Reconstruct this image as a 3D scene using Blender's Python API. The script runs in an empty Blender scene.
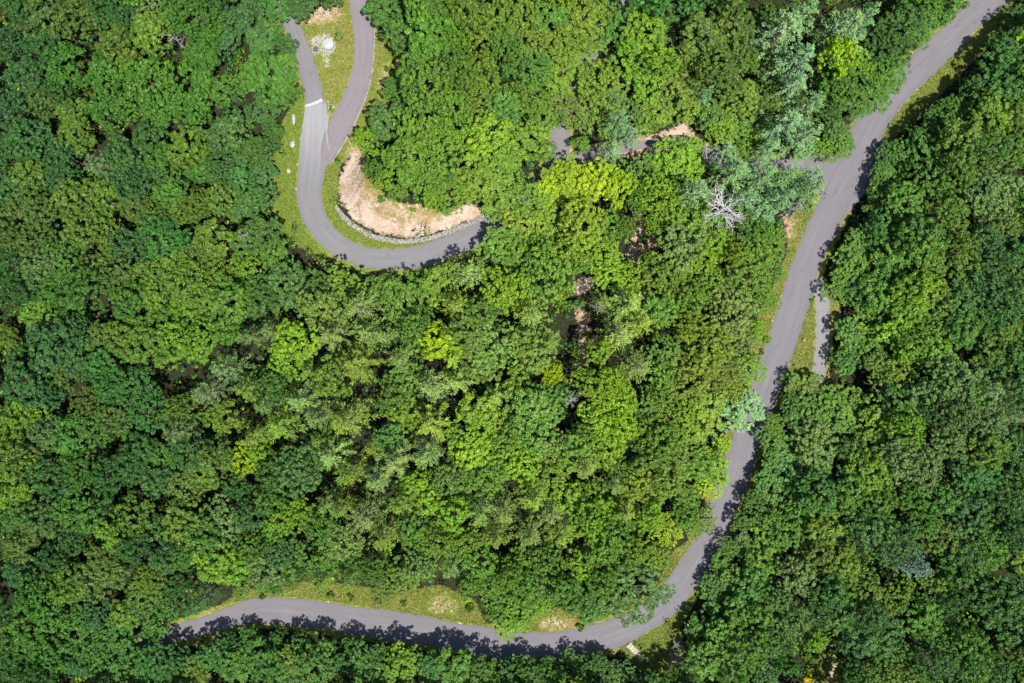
import bpy, math, random
import numpy as np
from mathutils import Vector, Matrix

# ------------------------------------------------------------------ basics
SC = bpy.context.scene
COL = SC.collection
H = 171.0                     # flying height of the camera, metres
S = 220.0 / 1024.0            # metres on the ground per photo pixel
CX, CY = 512.0, 341.5
RNG = np.random.default_rng(7)
random.seed(7)


def P(u, v, z=0.0):
    """photo pixel -> world xy of the point at height z seen there"""
    k = (H - z) / H
    return ((u - CX) * S * k, (CY - v) * S * k)


def px(x, y):
    """ground point -> photo pixel"""
    return x / S + CX, CY - y / S


def tag(o, label=None, cat=None, group=None, kind=None):
    if label: o['label'] = label
    if cat: o['category'] = cat
    if group: o['group'] = group
    if kind: o['kind'] = kind
    return o


def link(o, parent=None):
    COL.objects.link(o)
    if parent is not None:
        o.parent = parent
    return o


def empty(name, loc, rz=0.0, scale=(1, 1, 1)):
    o = bpy.data.objects.new(name, None)
    o.empty_display_size = 0.3
    o.location = loc
    o.rotation_euler = (0, 0, rz)
    o.scale = scale
    return link(o)


def mesh_np(name, verts, faces, mats=(), attrs=None, smooth=False):
    """verts (N,3); faces: int array (F,k) of one k, or a list of tuples"""
    me = bpy.data.meshes.new(name)
    if isinstance(faces, np.ndarray):
        f, k = faces.shape
        me.vertices.add(len(verts))
        me.vertices.foreach_set('co', np.asarray(verts, np.float32).ravel())
        me.loops.add(f * k)
        me.loops.foreach_set('vertex_index', faces.astype(np.int32).ravel())
        me.polygons.add(f)
        me.polygons.foreach_set('loop_start', np.arange(0, f * k, k, dtype=np.int32))
        me.update(calc_edges=True)
    else:
        me.from_pydata([tuple(v) for v in verts], [], [tuple(q) for q in faces])
        me.update()
    for m in mats:
        me.materials.append(m)
    for nm, (dom, typ, data) in (attrs or {}).items():
        a = me.attributes.new(nm, typ, dom)
        key = 'color' if typ == 'FLOAT_COLOR' else ('vector' if typ == 'FLOAT_VECTOR' else 'value')
        a.data.foreach_set(key, np.asarray(data, np.float32).ravel())
    me.polygons.foreach_set('use_smooth', np.full(len(me.polygons), smooth, dtype=bool))
    me.update()
    return me


def obj(name, me, parent=None):
    return link(bpy.data.objects.new(name, me), parent)


# ------------------------------------------------------------------ node helper
class NT:
    def __init__(self, name):
        self.m = bpy.data.materials.new(name)
        self.m.use_nodes = True
        self.t = self.m.node_tree
        self.t.nodes.clear()
        self.out = self.n('ShaderNodeOutputMaterial')

    def n(self, typ, ins=None, **kw):
        nd = self.t.nodes.new(typ)
        for k, v in kw.items():
            setattr(nd, k, v)
        for k, v in (ins or {}).items():
            self.set(nd.inputs[k], v)
        return nd

    def set(self, sock, v):
        if isinstance(v, bpy.types.NodeSocket):
            self.t.links.new(v, sock)
        elif isinstance(v, (tuple, list)) and len(v) == 3 and sock.type == 'RGBA':
            sock.default_value = (*v, 1)
        else:
            sock.default_value = v

    def attr(self, name):
        return self.n('ShaderNodeAttribute', attribute_name=name)

    def pos(self):
        return self.n('ShaderNodeNewGeometry').outputs['Position']

    def math(self, op, a, b=None, c=None, clamp=False):
        nd = self.n('ShaderNodeMath', operation=op, use_clamp=clamp)
        self.set(nd.inputs[0], a)
        if b is not None: self.set(nd.inputs[1], b)
        if c is not None: self.set(nd.inputs[2], c)
        return nd.outputs[0]

    def vmath(self, op, a, b):
        nd = self.n('ShaderNodeVectorMath', operation=op)
        self.set(nd.inputs[0], a); self.set(nd.inputs[1], b)
        return nd.outputs[0]

    def noise(self, vec, scale, detail=4.0, rough=0.55):
        nd = self.n('ShaderNodeTexNoise', {'Scale': scale, 'Detail': detail, 'Roughness': rough})
        self.t.links.new(vec, nd.inputs['Vector'])
        return nd.outputs[0]

    def ramp(self, v, lo, hi):
        nd = self.n('ShaderNodeMapRange', {'Value': v, 'From Min': lo, 'From Max': hi}, interpolation_type='SMOOTHSTEP')
        return nd.outputs[0]

    def mix(self, f, a, b):
        nd = self.n('ShaderNodeMix', data_type='RGBA')
        self.set(nd.inputs[0], f); self.set(nd.inputs[6], a); self.set(nd.inputs[7], b)
        return nd.outputs[2]

    def bsdf(self, col, rough=0.9, spec=0.2, bump=None, bs=0.4, bd=0.05):
        b = self.n('ShaderNodeBsdfPrincipled', {'Base Color': col, 'Roughness': rough, 'Specular IOR Level': spec})
        if bump is not None:
            bp = self.n('ShaderNodeBump', {'Height': bump, 'Strength': bs, 'Distance': bd})
            self.t.links.new(bp.outputs[0], b.inputs['Normal'])
        self.t.links.new(b.outputs[0], self.out.inputs[0])
        return self.m


def plain(name, col, rough=0.85, var=0.25, scale=3.0, spec=0.2):
    t = NT(name)
    n = t.noise(t.pos(), scale)
    lo = tuple(c * (1 - var) for c in col); hi = tuple(min(1, c * (1 + var)) for c in col)
    return t.bsdf(t.mix(t.ramp(n, .3, .7), lo, hi), rough, spec, n, .5, .04)


# ------------------------------------------------------------------ materials
def leaf_material(name, use_object_colour, trans=0.22):
    t = NT(name)
    tint = t.attr('tint').outputs['Fac']
    if use_object_colour:
        oi = t.n('ShaderNodeObjectInfo')
        base = oi.outputs['Color']
        v = t.math('MULTIPLY_ADD', oi.outputs['Random'], 0.24, 0.88)
        sc = t.n('ShaderNodeVectorMath', operation='SCALE')
        t.set(sc.inputs[0], base); t.set(sc.inputs['Scale'], v)
        base = sc.outputs[0]
    else:
        base = t.attr('leafcol').outputs['Color']
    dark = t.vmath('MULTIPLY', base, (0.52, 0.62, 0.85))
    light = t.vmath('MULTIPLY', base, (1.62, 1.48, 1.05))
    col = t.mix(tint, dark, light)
    p = t.n('ShaderNodeBsdfPrincipled', {'Base Color': col, 'Roughness': 0.5, 'Specular IOR Level': 0.22})
    tr = t.n('ShaderNodeBsdfTranslucent', {'Color': t.vmath('MULTIPLY', col, (1.15, 1.15, 0.55))})
    mx = t.n('ShaderNodeMixShader', {0: trans})
    t.t.links.new(p.outputs[0], mx.inputs[1]); t.t.links.new(tr.outputs[0], mx.inputs[2])
    t.t.links.new(mx.outputs[0], t.out.inputs[0])
    return t.m


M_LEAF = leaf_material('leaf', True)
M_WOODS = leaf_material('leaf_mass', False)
M_BARK = plain('bark', (0.10, 0.078, 0.06), .95, .4, 6)
M_DEAD = plain('dead_wood', (0.35, 0.34, 0.33), .9, .25, 5)
M_STONE = plain('pale_stone', (0.25, 0.235, 0.23), .9, .35, 2.2)
M_WHITE_STONE = plain('white_stone', (0.30, 0.285, 0.265), .9, .2, 4)
M_RING = plain('concrete', (0.30, 0.30, 0.31), .85, .12, 5)
M_DARK = plain('dark_water', (0.06, 0.065, 0.07), .3, .3, 3)
M_WOODPOST = plain('post_wood', (0.2, 0.14, 0.09), .9, .3, 8)
M_PAINT = plain('white_paint', (0.8, 0.8, 0.78), .5, .05, 8)
M_RUST = plain('stump_wood', (0.26, 0.12, 0.06), .9, .3, 9)
M_FLOWER = None


def asphalt(name, tone, warm, pale=None):
    t = NT(name)
    a = t.attr('across').outputs['Fac']          # -1 .. 1
    al = t.attr('along').outputs['Fac']
    pos = t.pos()
    n1 = t.noise(pos, .22, 5, .6)
    n2 = t.noise(pos, 5.0, 3, .7)
    comb = t.n('ShaderNodeCombineXYZ')
    t.set(comb.inputs[0], t.math('MULTIPLY', a, 3.0)); t.set(comb.inputs[1], t.math('MULTIPLY', al, .07))
    streak = t.noise(comb.outputs[0], 1.0, 4, .6)
    ab = t.math('ABSOLUTE', a)
    # worn wheel lanes: bumps at |a| = .28 and .72
    w = t.math('MULTIPLY', t.ramp(ab, .95, .55), t.ramp(streak, .25, .75))
    lo = tuple(tone * c * .80 for c in warm); hi = tuple(tone * c * 1.16 for c in warm)
    col = t.mix(t.math('MULTIPLY_ADD', n1, .75, t.math('MULTIPLY', w, .42)), lo, hi)
    crown = t.math('MULTIPLY', t.ramp(ab, .07, .0), t.ramp(streak, .3, .65))
    col = t.mix(t.math('MULTIPLY', crown, .16), col, (tone * 1.7, tone * 1.6, tone * 1.55))
    # crumbly, dusty edge
    edge = t.math('MULTIPLY', t.ramp(ab, .86, 1.0), t.ramp(n1, .35, .6))
    col = t.mix(t.math('MULTIPLY', edge, .45), col, (tone * .75, tone * .68, tone * .62))
    col = t.mix(t.math('MULTIPLY', t.ramp(n2, .45, .8), .16), col, (tone * .55, tone * .52, tone * .55))
    stain = t.noise(pos, .55, 6, .7)
    col = t.mix(t.math('MULTIPLY', t.ramp(stain, .56, .66), .35), col, (tone * .62, tone * .60, tone * .63))
    crack = t.n('ShaderNodeTexVoronoi', {'Scale': .33}, feature='DISTANCE_TO_EDGE')
    wob = t.vmath('ADD', pos, t.n('ShaderNodeTexNoise', {'Vector': pos, 'Scale': .8}).outputs[1])
    t.t.links.new(wob, crack.inputs['Vector'])
    col = t.mix(t.math('MULTIPLY', t.ramp(crack.outputs['Distance'], .016, .0), t.math('MULTIPLY', t.ramp(n1, .42, .6), .25)), col, (tone * .4, tone * .38, tone * .4))
    if pale:
        f = t.math('MULTIPLY', t.ramp(al, pale[0], pale[0] + .6), t.ramp(al, pale[1], pale[0] + 3))
        f = t.math('MULTIPLY', f, t.math('MULTIPLY_ADD', t.ramp(streak, .25, .65), .42, .5))
        col = t.mix(f, col, (tone * 1.6, tone * 1.6, tone * 1.66))
    return t.bsdf(col, .9, .2, n2, .3, .02)


# ------------------------------------------------------------------ road lines (photo pixels at ground level)
MAIN = [(1035, -50), (1008, -20), (989, 0), (960, 28), (921, 66), (893, 95), (873, 122), (859, 150), (845, 180), (832, 207), (819, 235), (806, 265), (795, 300),
        (783, 337), (768, 380), (755, 417), (739, 462), (732, 482), (722, 510), (712, 535), (698, 560), (676, 592), (652, 613),
        (622, 630), (590, 640), (550, 646), (515, 646), (480, 641), (430, 632), (360, 621), (300, 613), (262, 611), (235, 616), (205, 626),
        (175, 634), (150, 641), (128, 647)]
MAINW = [14.5] * 31 + [13, 12, 10, 9, 8, 7]
HAIR = [(262, -60), (276, -25), (286, 8), (293, 28), (300, 45), (307, 65), (313, 88), (315, 110), (314, 140), (311, 170), (309, 195), (313, 213), (321, 228), (333, 241),
        (350, 252), (370, 257.5), (393, 259), (416, 257), (440, 250), (465, 240), (485, 229), (503, 216), (530, 192), (553, 168), (561, 145), (560, 125), (580, 70), (618, 5), (632, -40)]
HAIRW = [8.5] * 5 + [9, 9.5, 11, 13.5, 14, 12.5, 12, 11.5] + [11] * 9 + [9] * 7
FORK = [(352, -50), (356, -15), (361, 15), (364, 45), (361, 75), (352, 103), (341, 125), (331, 146), (327, 158), (322, 172)]
FORKW = [9, 9, 10, 10, 10, 12, 12.5, 10, 6, 1]
LANE = [(558, 160), (575, 158), (600, 152), (630, 147), (655, 143), (685, 141), (705, 154), (735, 165), (765, 167), (800, 164), (846, 166)]
LANEW = [6, 5, 4.2, 4, 4.2, 6, 8, 7, 7, 8, 13]
SPUR = [(806, 272), (817, 285), (822, 300), (822.5, 325), (821, 350), (818, 372), (812, 400)]
SPURW = [6, 7.5, 8, 7.5, 7, 6.5, 6]
ROADS = [(MAIN, MAINW), (HAIR, HAIRW), (FORK, FORKW), (LANE, LANEW), (SPUR, SPURW)]


def spline(pts, w, step=6.0):
    """Catmull-Rom through pts -> dense points and widths"""
    p = np.array(pts, float); w = np.array(w, float)
    out, ow = [], []
    for i in range(len(p) - 1):
        p0 = p[max(i - 1, 0)]; p1 = p[i]; p2 = p[i + 1]; p3 = p[min(i + 2, len(p) - 1)]
        n = max(2, int(np.linalg.norm(p2 - p1) / step))
        for k in range(n):
            s = k / n
            out.append(.5 * ((2 * p1) + (-p0 + p2) * s + (2 * p0 - 5 * p1 + 4 * p2 - p3) * s ** 2 + (-p0 + 3 * p1 - 3 * p2 + p3) * s ** 3))
            ow.append(w[i] * (1 - s) + w[i + 1] * s)
    out.append(p[-1]); ow.append(w[-1])
    return np.array(out), np.array(ow)


DENSE = [spline(a, b) for a, b in ROADS]
_q = DENSE[1][0]; _al = np.concatenate([[0], np.cumsum(np.hypot(np.diff(_q[:, 0]), np.diff(_q[:, 1])))]) * S
_i0 = int(np.argmin(np.hypot(_q[:, 0] - 315, _q[:, 1] - 103))); _i1 = int(np.argmin(np.hypot(_q[:, 0] - 310, _q[:, 1] - 190)))
M_ROAD = asphalt('asphalt_main', .118, (1.0, .94, 1.03))
M_HAIR = asphalt('asphalt_hairpin', .128, (1.0, .965, 1.03), (float(_al[_i0]), float(_al[_i1])))
M_LANE = asphalt('asphalt_lane', .140, (1.0, .895, .97))
M_SPUR = asphalt('asphalt_spur', .155, (1.0, .97, 1.0))

RP = np.vstack([d[0] for d in DENSE]); RW = np.concatenate([d[1] for d in DENSE])


def road_gap(u, v):
    """pixels from the edge of the closest road (negative on it), and that road point"""
    d = np.hypot(RP[:, 0] - u, RP[:, 1] - v) - RW
    i = int(np.argmin(d))
    return d[i], RP[i]


def inpoly(u, v, poly):
    u = np.asarray(u, float); v = np.asarray(v, float)
    r = np.zeros(u.shape, bool)
    n = len(poly)
    for i in range(n):
        x1, y1 = poly[i]; x2, y2 = poly[(i + 1) % n]
        c = ((y1 > v) != (y2 > v)) & (u < (x2 - x1) * (v - y1) / (y2 - y1 + 1e-12) + x1)
        r ^= c
    return r


# grass: (polygon, dryness 0..1); dirt and gravel polygons
GRASS = [
    ([(305, 95), (300, 165), (298, 205), (304, 230), (316, 243), (326, 262), (300, 247), (285, 238), (274, 215), (270, 170), (278, 130), (292, 105)], .12),
    ([(294, 18), (318, 14), (335, -6), (354, -6), (356, 50), (352, 80), (340, 106), (325, 106), (320, 85), (310, 50)], .5),
    ([(372, 40), (396, 30), (402, 60), (395, 95), (380, 115), (365, 135), (345, 160), (325, 185), (320, 170), (330, 148), (350, 118), (366, 90)], .45),
    ([(322, 165), (341, 160), (336, 205), (352, 222), (378, 236), (412, 241), (450, 232), (490, 214), (492, 222), (463, 238), (436, 248), (400, 252), (361, 248), (343, 239), (326, 222), (319, 200)], .3),
    ([(978, 22), (1003, 6), (1012, 25), (985, 50), (945, 90), (918, 120), (890, 140), (872, 150), (884, 130), (904, 100), (930, 72), (962, 42)], .35),
    ([(815, 210), (800, 208), (786, 222), (788, 250), (772, 290), (758, 315), (752, 345), (748, 365), (764, 365), (778, 310), (796, 262)], .5),
    ([(811, 300), (817, 310), (816, 378), (815, 400), (785, 405), (775, 425), (762, 432), (782, 385), (798, 338)], .42),
    ([(828, 300), (840, 300), (842, 330), (828, 330)], .7),
    ([(736, 428), (722, 436), (712, 478), (704, 508), (714, 508), (724, 475), (737, 440)], .75),
    ([(750, 466), (768, 460), (758, 495), (742, 525), (722, 555), (718, 545), (738, 505)], .8),
    ([(694, 538), (675, 550), (655, 585), (640, 600), (650, 606), (668, 585), (690, 555)], .5),
    ([(704, 588), (692, 607), (680, 627), (686, 668), (660, 678), (636, 668), (616, 642), (650, 630), (672, 612)], .3),
    ([(220, 604), (262, 585), (300, 582), (350, 585), (400, 592), (440, 585), (475, 600), (490, 632), (420, 620), (356, 609), (300, 602), (262, 599)], .42),
    ([(505, 630), (540, 612), (565, 608), (590, 618), (600, 630), (550, 634)], .55),
    ([(186, 637), (214, 626), (218, 640), (195, 646)], .6),
    ([(806, 660), (838, 650), (842, 700), (802, 700)], .3),
    ([(352, 140), (364, 146), (374, 188), (396, 203), (440, 212), (440, 222), (400, 226), (372, 214), (352, 185)], .85),
    ([(868, 180), (880, 188), (882, 212), (868, 208)], .8),
]
DIRT = [
    ([(347, 160), (357, 150), (359, 170), (366, 195), (378, 212), (400, 222), (430, 218), (468, 204), (481, 206), (488, 213), (450, 229), (412, 238), (378, 233), (352, 219), (341, 203), (338, 180)], 1.0),
    ([(350, 140), (364, 140), (370, 190), (395, 203), (430, 208), (440, 222), (400, 228), (370, 214), (352, 190)], .62),
    ([(330, -8), (345, -8), (340, 20), (322, 26), (298, 24), (312, 12)], .75),
    ([(633, 205), (641, 208), (650, 228), (658, 246), (645, 256), (636, 266), (622, 254), (633, 236)], .9),
    ([(574, 278), (592, 276), (594, 290), (582, 298), (573, 294)], .8),
    ([(574, 306), (590, 312), (592, 345), (584, 370), (574, 372), (577, 340)], .8),
    ([(566, 150), (578, 138), (584, 146), (610, 143), (655, 134), (668, 130), (684, 118), (696, 136), (712, 145), (712, 162), (660, 156), (610, 162), (570, 168)], .85),
    ([(780, 214), (795, 216), (798, 236), (784, 242)], .7),
    ([(667, 650), (684, 650), (686, 668), (670, 670)], .75),
    ([(380, 62), (392, 60), (394, 78), (388, 95), (380, 104), (376, 90)], .6),
    ([(350, 135), (362, 128), (360, 160), (342, 165)], .6),
    ([(425, 600), (445, 594), (460, 604), (455, 616), (430, 613)], .55),
    ([(536, 622), (555, 613), (578, 622), (570, 630), (540, 631)], .62),
    ([(800, 156), (830, 155), (832, 160), (800, 162)], .7),
    ([(555, 395), (580, 390), (582, 408), (560, 412)], .35),
    ([(832, 655), (838, 655), (830, 700), (824, 700)], .95),
]
GRAVEL = [([(309, 40), (318, 34), (330, 33), (336, 42), (335, 52), (330, 55), (329, 66), (325, 68), (321, 54), (314, 56)], .62),
          ([(326, 100), (336, 101), (333, 112), (326, 108)], .5)]
HILL = [(372, 128), (350, 162), (340, 182), (339, 204), (353, 219), (378, 232), (412, 237), (450, 228), (486, 211), (512, 180), (536, 150), (545, 90), (570, 30), (560, -60), (395, -60), (408, 30), (404, 70), (386, 108)]


def polydist(u, v, poly):
    """distance to the outline of poly (pixels), arrays"""
    u = np.asarray(u, float); v = np.asarray(v, float)
    d = np.full(u.shape, 1e9)
    for i in range(len(poly)):
        x1, y1 = poly[i]; x2, y2 = poly[(i + 1) % len(poly)]
        dx, dy = x2 - x1, y2 - y1
        s = np.clip(((u - x1) * dx + (v - y1) * dy) / (dx * dx + dy * dy), 0, 1)
        d = np.minimum(d, np.hypot(u - x1 - s * dx, v - y1 - s * dy))
    return d


def hill_z(u, v):
    u = np.asarray(u, float); v = np.asarray(v, float)
    s = np.clip(polydist(u, v, HILL) / 34.0, 0, 1)
    return np.where(inpoly(u, v, HILL), 3.2 * s * s * (3 - 2 * s), 0.0)


# ------------------------------------------------------------------ ground
def build_ground():
    t = NT('ground')
    mk = t.attr('cover'); sep = t.n('ShaderNodeSeparateColor'); t.t.links.new(mk.outputs['Color'], sep.inputs[0])
    dry = t.attr('dry').outputs['Fac']
    pos = t.pos()
    big = t.noise(pos, .35, 5, .6); mid = t.noise(pos, 1.3, 5, .65); fin = t.noise(pos, 7, 3, .7)
    litter = t.mix(t.ramp(mid, .35, .7), (.012, .015, .008), (.030, .029, .014))
    litter = t.mix(t.ramp(big, .5, .7), litter, (.016, .034, .008))
    gl = t.mix(t.ramp(mid, .3, .7), (.085, .142, .017), (.148, .185, .026))
    gd = t.mix(t.ramp(mid, .3, .7), (.19, .165, .045), (.27, .205, .085))
    gr = t.mix(t.ramp(t.math('MULTIPLY_ADD', t.math('SUBTRACT', big, .5), 1.6, dry), .25, .8), gl, gd)
    gr = t.mix(t.math('MULTIPLY', fin, .35), gr, (.05, .06, .015))
    patchy = t.noise(pos, .13, 3, .5)
    di = t.mix(t.ramp(patchy, .38, .6), (.29, .182, .122), (.36, .28, .22))
    di = t.mix(t.ramp(big, .47, .62), di, (.21, .155, .08))
    di = t.mix(t.ramp(mid, .54, .70), di, (.43, .375, .33))
    di = t.mix(t.math('MULTIPLY', t.ramp(fin, .5, .75), .55), di, (.17, .12, .06))
    jit = t.math('ADD', t.math('MULTIPLY', t.math('SUBTRACT', mid, .5), 1.3), t.math('MULTIPLY', t.math('SUBTRACT', big, .5), .9))
    fg = t.ramp(t.math('ADD', sep.outputs[0], jit), .35, .65)
    fd = t.ramp(t.math('ADD', sep.outputs[1], jit), .38, .68)
    fv = t.ramp(t.math('ADD', sep.outputs[2], jit), .40, .60)
    col = t.mix(fg, litter, gr)
    col = t.mix(fd, col, di)
    col = t.mix(fv, col, t.mix(t.ramp(fin, .3, .7), (.16, .15, .13), (.36, .35, .33)))
    m = t.bsdf(col, .95, .1, t.math('ADD', mid, t.math('MULTIPLY', fin, .4)), .9, .25)
    # grid: 0.5 m inside the frame, coarse out to the horizon
    gx = np.concatenate([[-3000, -900, -400, -200, -150], np.arange(-122, 122.01, .5), [150, 200, 400, 900, 3000]])
    gy = np.concatenate([[-3000, -900, -400, -200, -120], np.arange(-85, 85.01, .5), [120, 200, 400, 900, 3000]])
    X, Y = np.meshgrid(gx, gy)
    U = X / S + CX; V = CY - Y / S
    cov = np.zeros(X.shape + (4,)); cov[..., 3] = 1
    dr = np.full(X.shape, .4)
    for poly, d in GRASS:
        ins = inpoly(U, V, poly); ds = polydist(U, V, poly)
        f = np.clip(.5 + np.where(ins, ds, -ds) / 7.0, 0, 1)
        better = f > cov[..., 0]
        cov[..., 0] = np.maximum(cov[..., 0], f); dr = np.where(better, d, dr)
    shoulder = np.zeros(X.shape)
    # a narrow weedy strip beside every road
    for ch in range(0, X.shape[0], 20):
        us, vs = U[ch:ch + 20], V[ch:ch + 20]
        dm = np.full(us.shape, 1e9)
        for q, wd in zip(RP[::2], RW[::2]):
            dm = np.minimum(dm, np.hypot(us - q[0], vs - q[1]) - wd)
        cov[ch:ch + 20, :, 0] = np.maximum(cov[ch:ch + 20, :, 0], np.clip(1.0 - (dm - 2) / 6.0, 0, .75))
        shoulder[ch:ch + 20] = np.clip(1 - dm / 3.5, 0, 1) * .42
    cov[..., 1] = np.maximum(cov[..., 1], shoulder)
    for poly, d in DIRT:
        ins = inpoly(U, V, poly); ds = polydist(U, V, poly)
        cov[..., 1] = np.maximum(cov[..., 1], d * np.clip(.5 + np.where(ins, ds, -ds) / 11.0, 0, 1))
    for poly, d in GRAVEL:
        ins = inpoly(U, V, poly); ds = polydist(U, V, poly)
        cov[..., 2] = np.maximum(cov[..., 2], d * np.clip(.5 + np.where(ins, ds, -ds) / 4.0, 0, 1))
    Z = np.where((np.abs(X) < 130) & (np.abs(Y) < 90), hill_z(U, V), 0)
    rough = (np.sin(X * 1.9 + 2 * np.sin(Y * .7)) * np.cos(Y * 1.7 + np.sin(X)) + np.sin(X * 3.1 - Y * 2.3)) * .13
    Z = Z + rough * np.clip(Z / 1.0, 0, 1) * cov[..., 1]
    ny, nx = X.shape
    idx = np.arange(ny * nx).reshape(ny, nx)
    F = np.stack([idx[:-1, :-1], idx[:-1, 1:], idx[1:, 1:], idx[1:, :-1]], -1).reshape(-1, 4)
    V3 = np.stack([X, Y, Z], -1).reshape(-1, 3)
    me = mesh_np('ground', V3, F, [m], {'cover': ('POINT', 'FLOAT_COLOR', cov), 'dry': ('POINT', 'FLOAT', dr)}, smooth=True)
    tag(obj('ground', me), kind='structure', label='forest floor with leaf litter, grassy verges and bare earth')


def ribbon(name, dense, z, mat, label, jag=.5, nacross=10, seed=1):
    p, w = dense
    rg = np.random.default_rng(seed)
    tx = np.gradient(p[:, 0]); ty = np.gradient(p[:, 1]); L = np.hypot(tx, ty)
    nx, ny = -ty / L, tx / L
    acr = np.linspace(-1, 1, nacross)
    n = len(p)
    jl = np.convolve(rg.normal(0, jag, n + 4), np.ones(5) / 2.2, 'valid'); jr = np.convolve(rg.normal(0, jag, n + 4), np.ones(5) / 2.2, 'valid')
    V3, A, U = [], [], []
    al = np.concatenate([[0], np.cumsum(np.hypot(np.diff(p[:, 0]), np.diff(p[:, 1])))]) * S
    for i in range(n):
        for a in acr:
            ww = w[i] * a + (jl[i] if a == -1 else jr[i] if a == 1 else 0)
            x, y = P(p[i, 0] + nx[i] * ww, p[i, 1] + ny[i] * ww)
            V3.append((x, y, z)); A.append(a); U.append(al[i])
    idx = np.arange(n * nacross).reshape(n, nacross)
    F = np.stack([idx[:-1, :-1], idx[1:, :-1], idx[1:, 1:], idx[:-1, 1:]], -1).reshape(-1, 4)
    V3 = np.array(V3)
    a, b, c = V3[F[0, 0]], V3[F[0, 1]], V3[F[0, 2]]
    if np.cross(b - a, c - a)[2] < 0:
        F = F[:, ::-1]
    me = mesh_np(name, V3, F, [mat], {'across': ('POINT', 'FLOAT', A), 'along': ('POINT', 'FLOAT', U)})
    tag(obj(name, me), kind='structure', label=label)


def patch(name, poly, z, mat, label):
    """flat sheet, fan-free: grid clipped to polygon is not needed, one ngon will do"""
    V3 = [(*P(u, v), z) for u, v in poly]
    a = sum(V3[i][0] * V3[(i + 1) % len(V3)][1] - V3[(i + 1) % len(V3)][0] * V3[i][1] for i in range(len(V3)))
    if a < 0: V3 = V3[::-1]
    n = len(V3)
    me = mesh_np(name, V3, [tuple(range(n))], [mat], {'across': ('POINT', 'FLOAT', [.4] * n), 'along': ('POINT', 'FLOAT', [0.0] * n)})
    tag(obj(name, me), kind='structure', label=label)


build_ground()
ribbon('lane', DENSE[3], .014, M_LANE, 'narrow lane through the trees', seed=4)
ribbon('hairpin_road', DENSE[1], .022, M_HAIR, 'grey hairpin road', .8, seed=2)
ribbon('driveway', DENSE[2], .030, M_LANE, 'lilac grey side road joining the hairpin road', seed=3)
ribbon('parking_spur', DENSE[4], .018, M_SPUR, 'short pale grey parking spur', seed=5)
ribbon('main_road', DENSE[0], .034, M_ROAD, 'two-lane asphalt main road', .9, seed=6)
patch('road_junction', [(862, 118), (846, 146), (832, 156), (806, 157), (802, 170), (812, 182), (822, 200), (818, 235), (846, 216), (866, 192), (879, 168), (884, 148), (886, 124)], .026, M_ROAD, 'asphalt mouth of the junction')
M_SEAM = plain('seam_concrete', (.30, .295, .295), .85, .15, 2)
ribbon('road_seam', spline([(305.5, 106), (314, 103.5), (322.5, 100)], [1.0, 1.4, 2.0], 2), .038, M_SEAM, 'white seam across the hairpin road', .2, 3, 11)
M_EDGE = plain('edge_concrete', (.20, .18, .17), .85, .2, 2)
ribbon('road_edging', spline([(330, 112), (327, 124), (327, 140), (330, 152)], [.9, .7, .8, .5], 3), .040, M_EDGE, 'pale seam between the two roads', .2, 3, 12)
ribbon('road_edging', spline([(375, 20), (374.5, 47), (371.5, 77), (365, 100), (352.5, 128), (340, 150), (329, 167)], [.5, .8, .9, .8, .9, .8, .6], 4), .042, M_EDGE, 'pale concrete edge of the side road', .2, 3, 13)


# ------------------------------------------------------------------ leaves
def unit(v):
    return v / (np.linalg.norm(v, axis=-1, keepdims=True) + 1e-9)


def leaf_quads(c, n, L, W, rg, along=None):
    """rhombic leaves at c, facing n, long axis random (or along)"""
    n = unit(n)
    t = rg.normal(size=c.shape) if along is None else along
    t = unit(t - n * np.sum(t * n, -1, keepdims=True))
    b = np.cross(n, t)
    L = np.asarray(L).reshape(-1, 1); W = np.asarray(W).reshape(-1, 1)
    v = np.stack([c - t * L / 2, c + b * W / 2 - t * L * .05, c + t * L / 2, c - b * W / 2 - t * L * .05], 1)
    return v.reshape(-1, 3)


def quads(n):
    return np.arange(n * 4).reshape(n, 4)


def broad_points(rg, nl, ncl, nlf, flat=1.0, spread=.62, clr=.66):
    """centres, normals, tint of the leaves of one crown; radius 4.5 m, tree 16 m tall"""
    R = 4.5
    C, N, T = [], [], []
    ga = math.pi * (3 - math.sqrt(5))
    ph0 = rg.uniform(0, 6.28)
    stretch = rg.uniform(.78, 1.15, 2)
    for i in range(nl):
        zz = 1 - (i + .35) / nl * 1.12
        rr = math.sqrt(max(0, 1 - zz * zz)) if zz > 0 else 1.0
        a = ph0 + i * ga + rg.normal(0, .22)
        f = spread * rg.uniform(.72, 1.28)
        lc = np.array([math.cos(a) * rr * R * f * stretch[0], math.sin(a) * rr * R * f * stretch[1], 10.2 + zz * 3.9 * flat * rg.uniform(.85, 1.1)])
        lr = R * rg.uniform(.25, .44)
        out = unit(lc - np.array([0, 0, 8.6]))
        lt = rg.normal(0, .09)
        k = 0
        while k < ncl:
            d = unit(rg.normal(size=3))
            if d @ out < -.15 or d[2] < -.35: continue
            k += 1
            cc = lc + d * lr * rg.uniform(.75, 1.12)
            cr = clr * rg.uniform(.7, 1.25)
            ct = lt + rg.normal(0, .13)
            dd = unit(rg.normal(size=(nlf, 3)) + d * .55 + np.array([0, 0, .45]))
            rad = cr * (rg.uniform(.35, 1, (nlf, 1)) ** .5)
            C.append(cc + dd * rad * np.array([1, 1, .72]))
            N.append(unit(dd + rg.normal(0, .5, (nlf, 3)) + np.array([0, 0, .2])))
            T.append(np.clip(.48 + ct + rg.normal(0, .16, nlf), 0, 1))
    return np.vstack(C), np.vstack(N), np.concatenate(T)


NORM = np.array([1 / 4.5, 1 / 4.5, 1 / 16.0])


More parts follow.
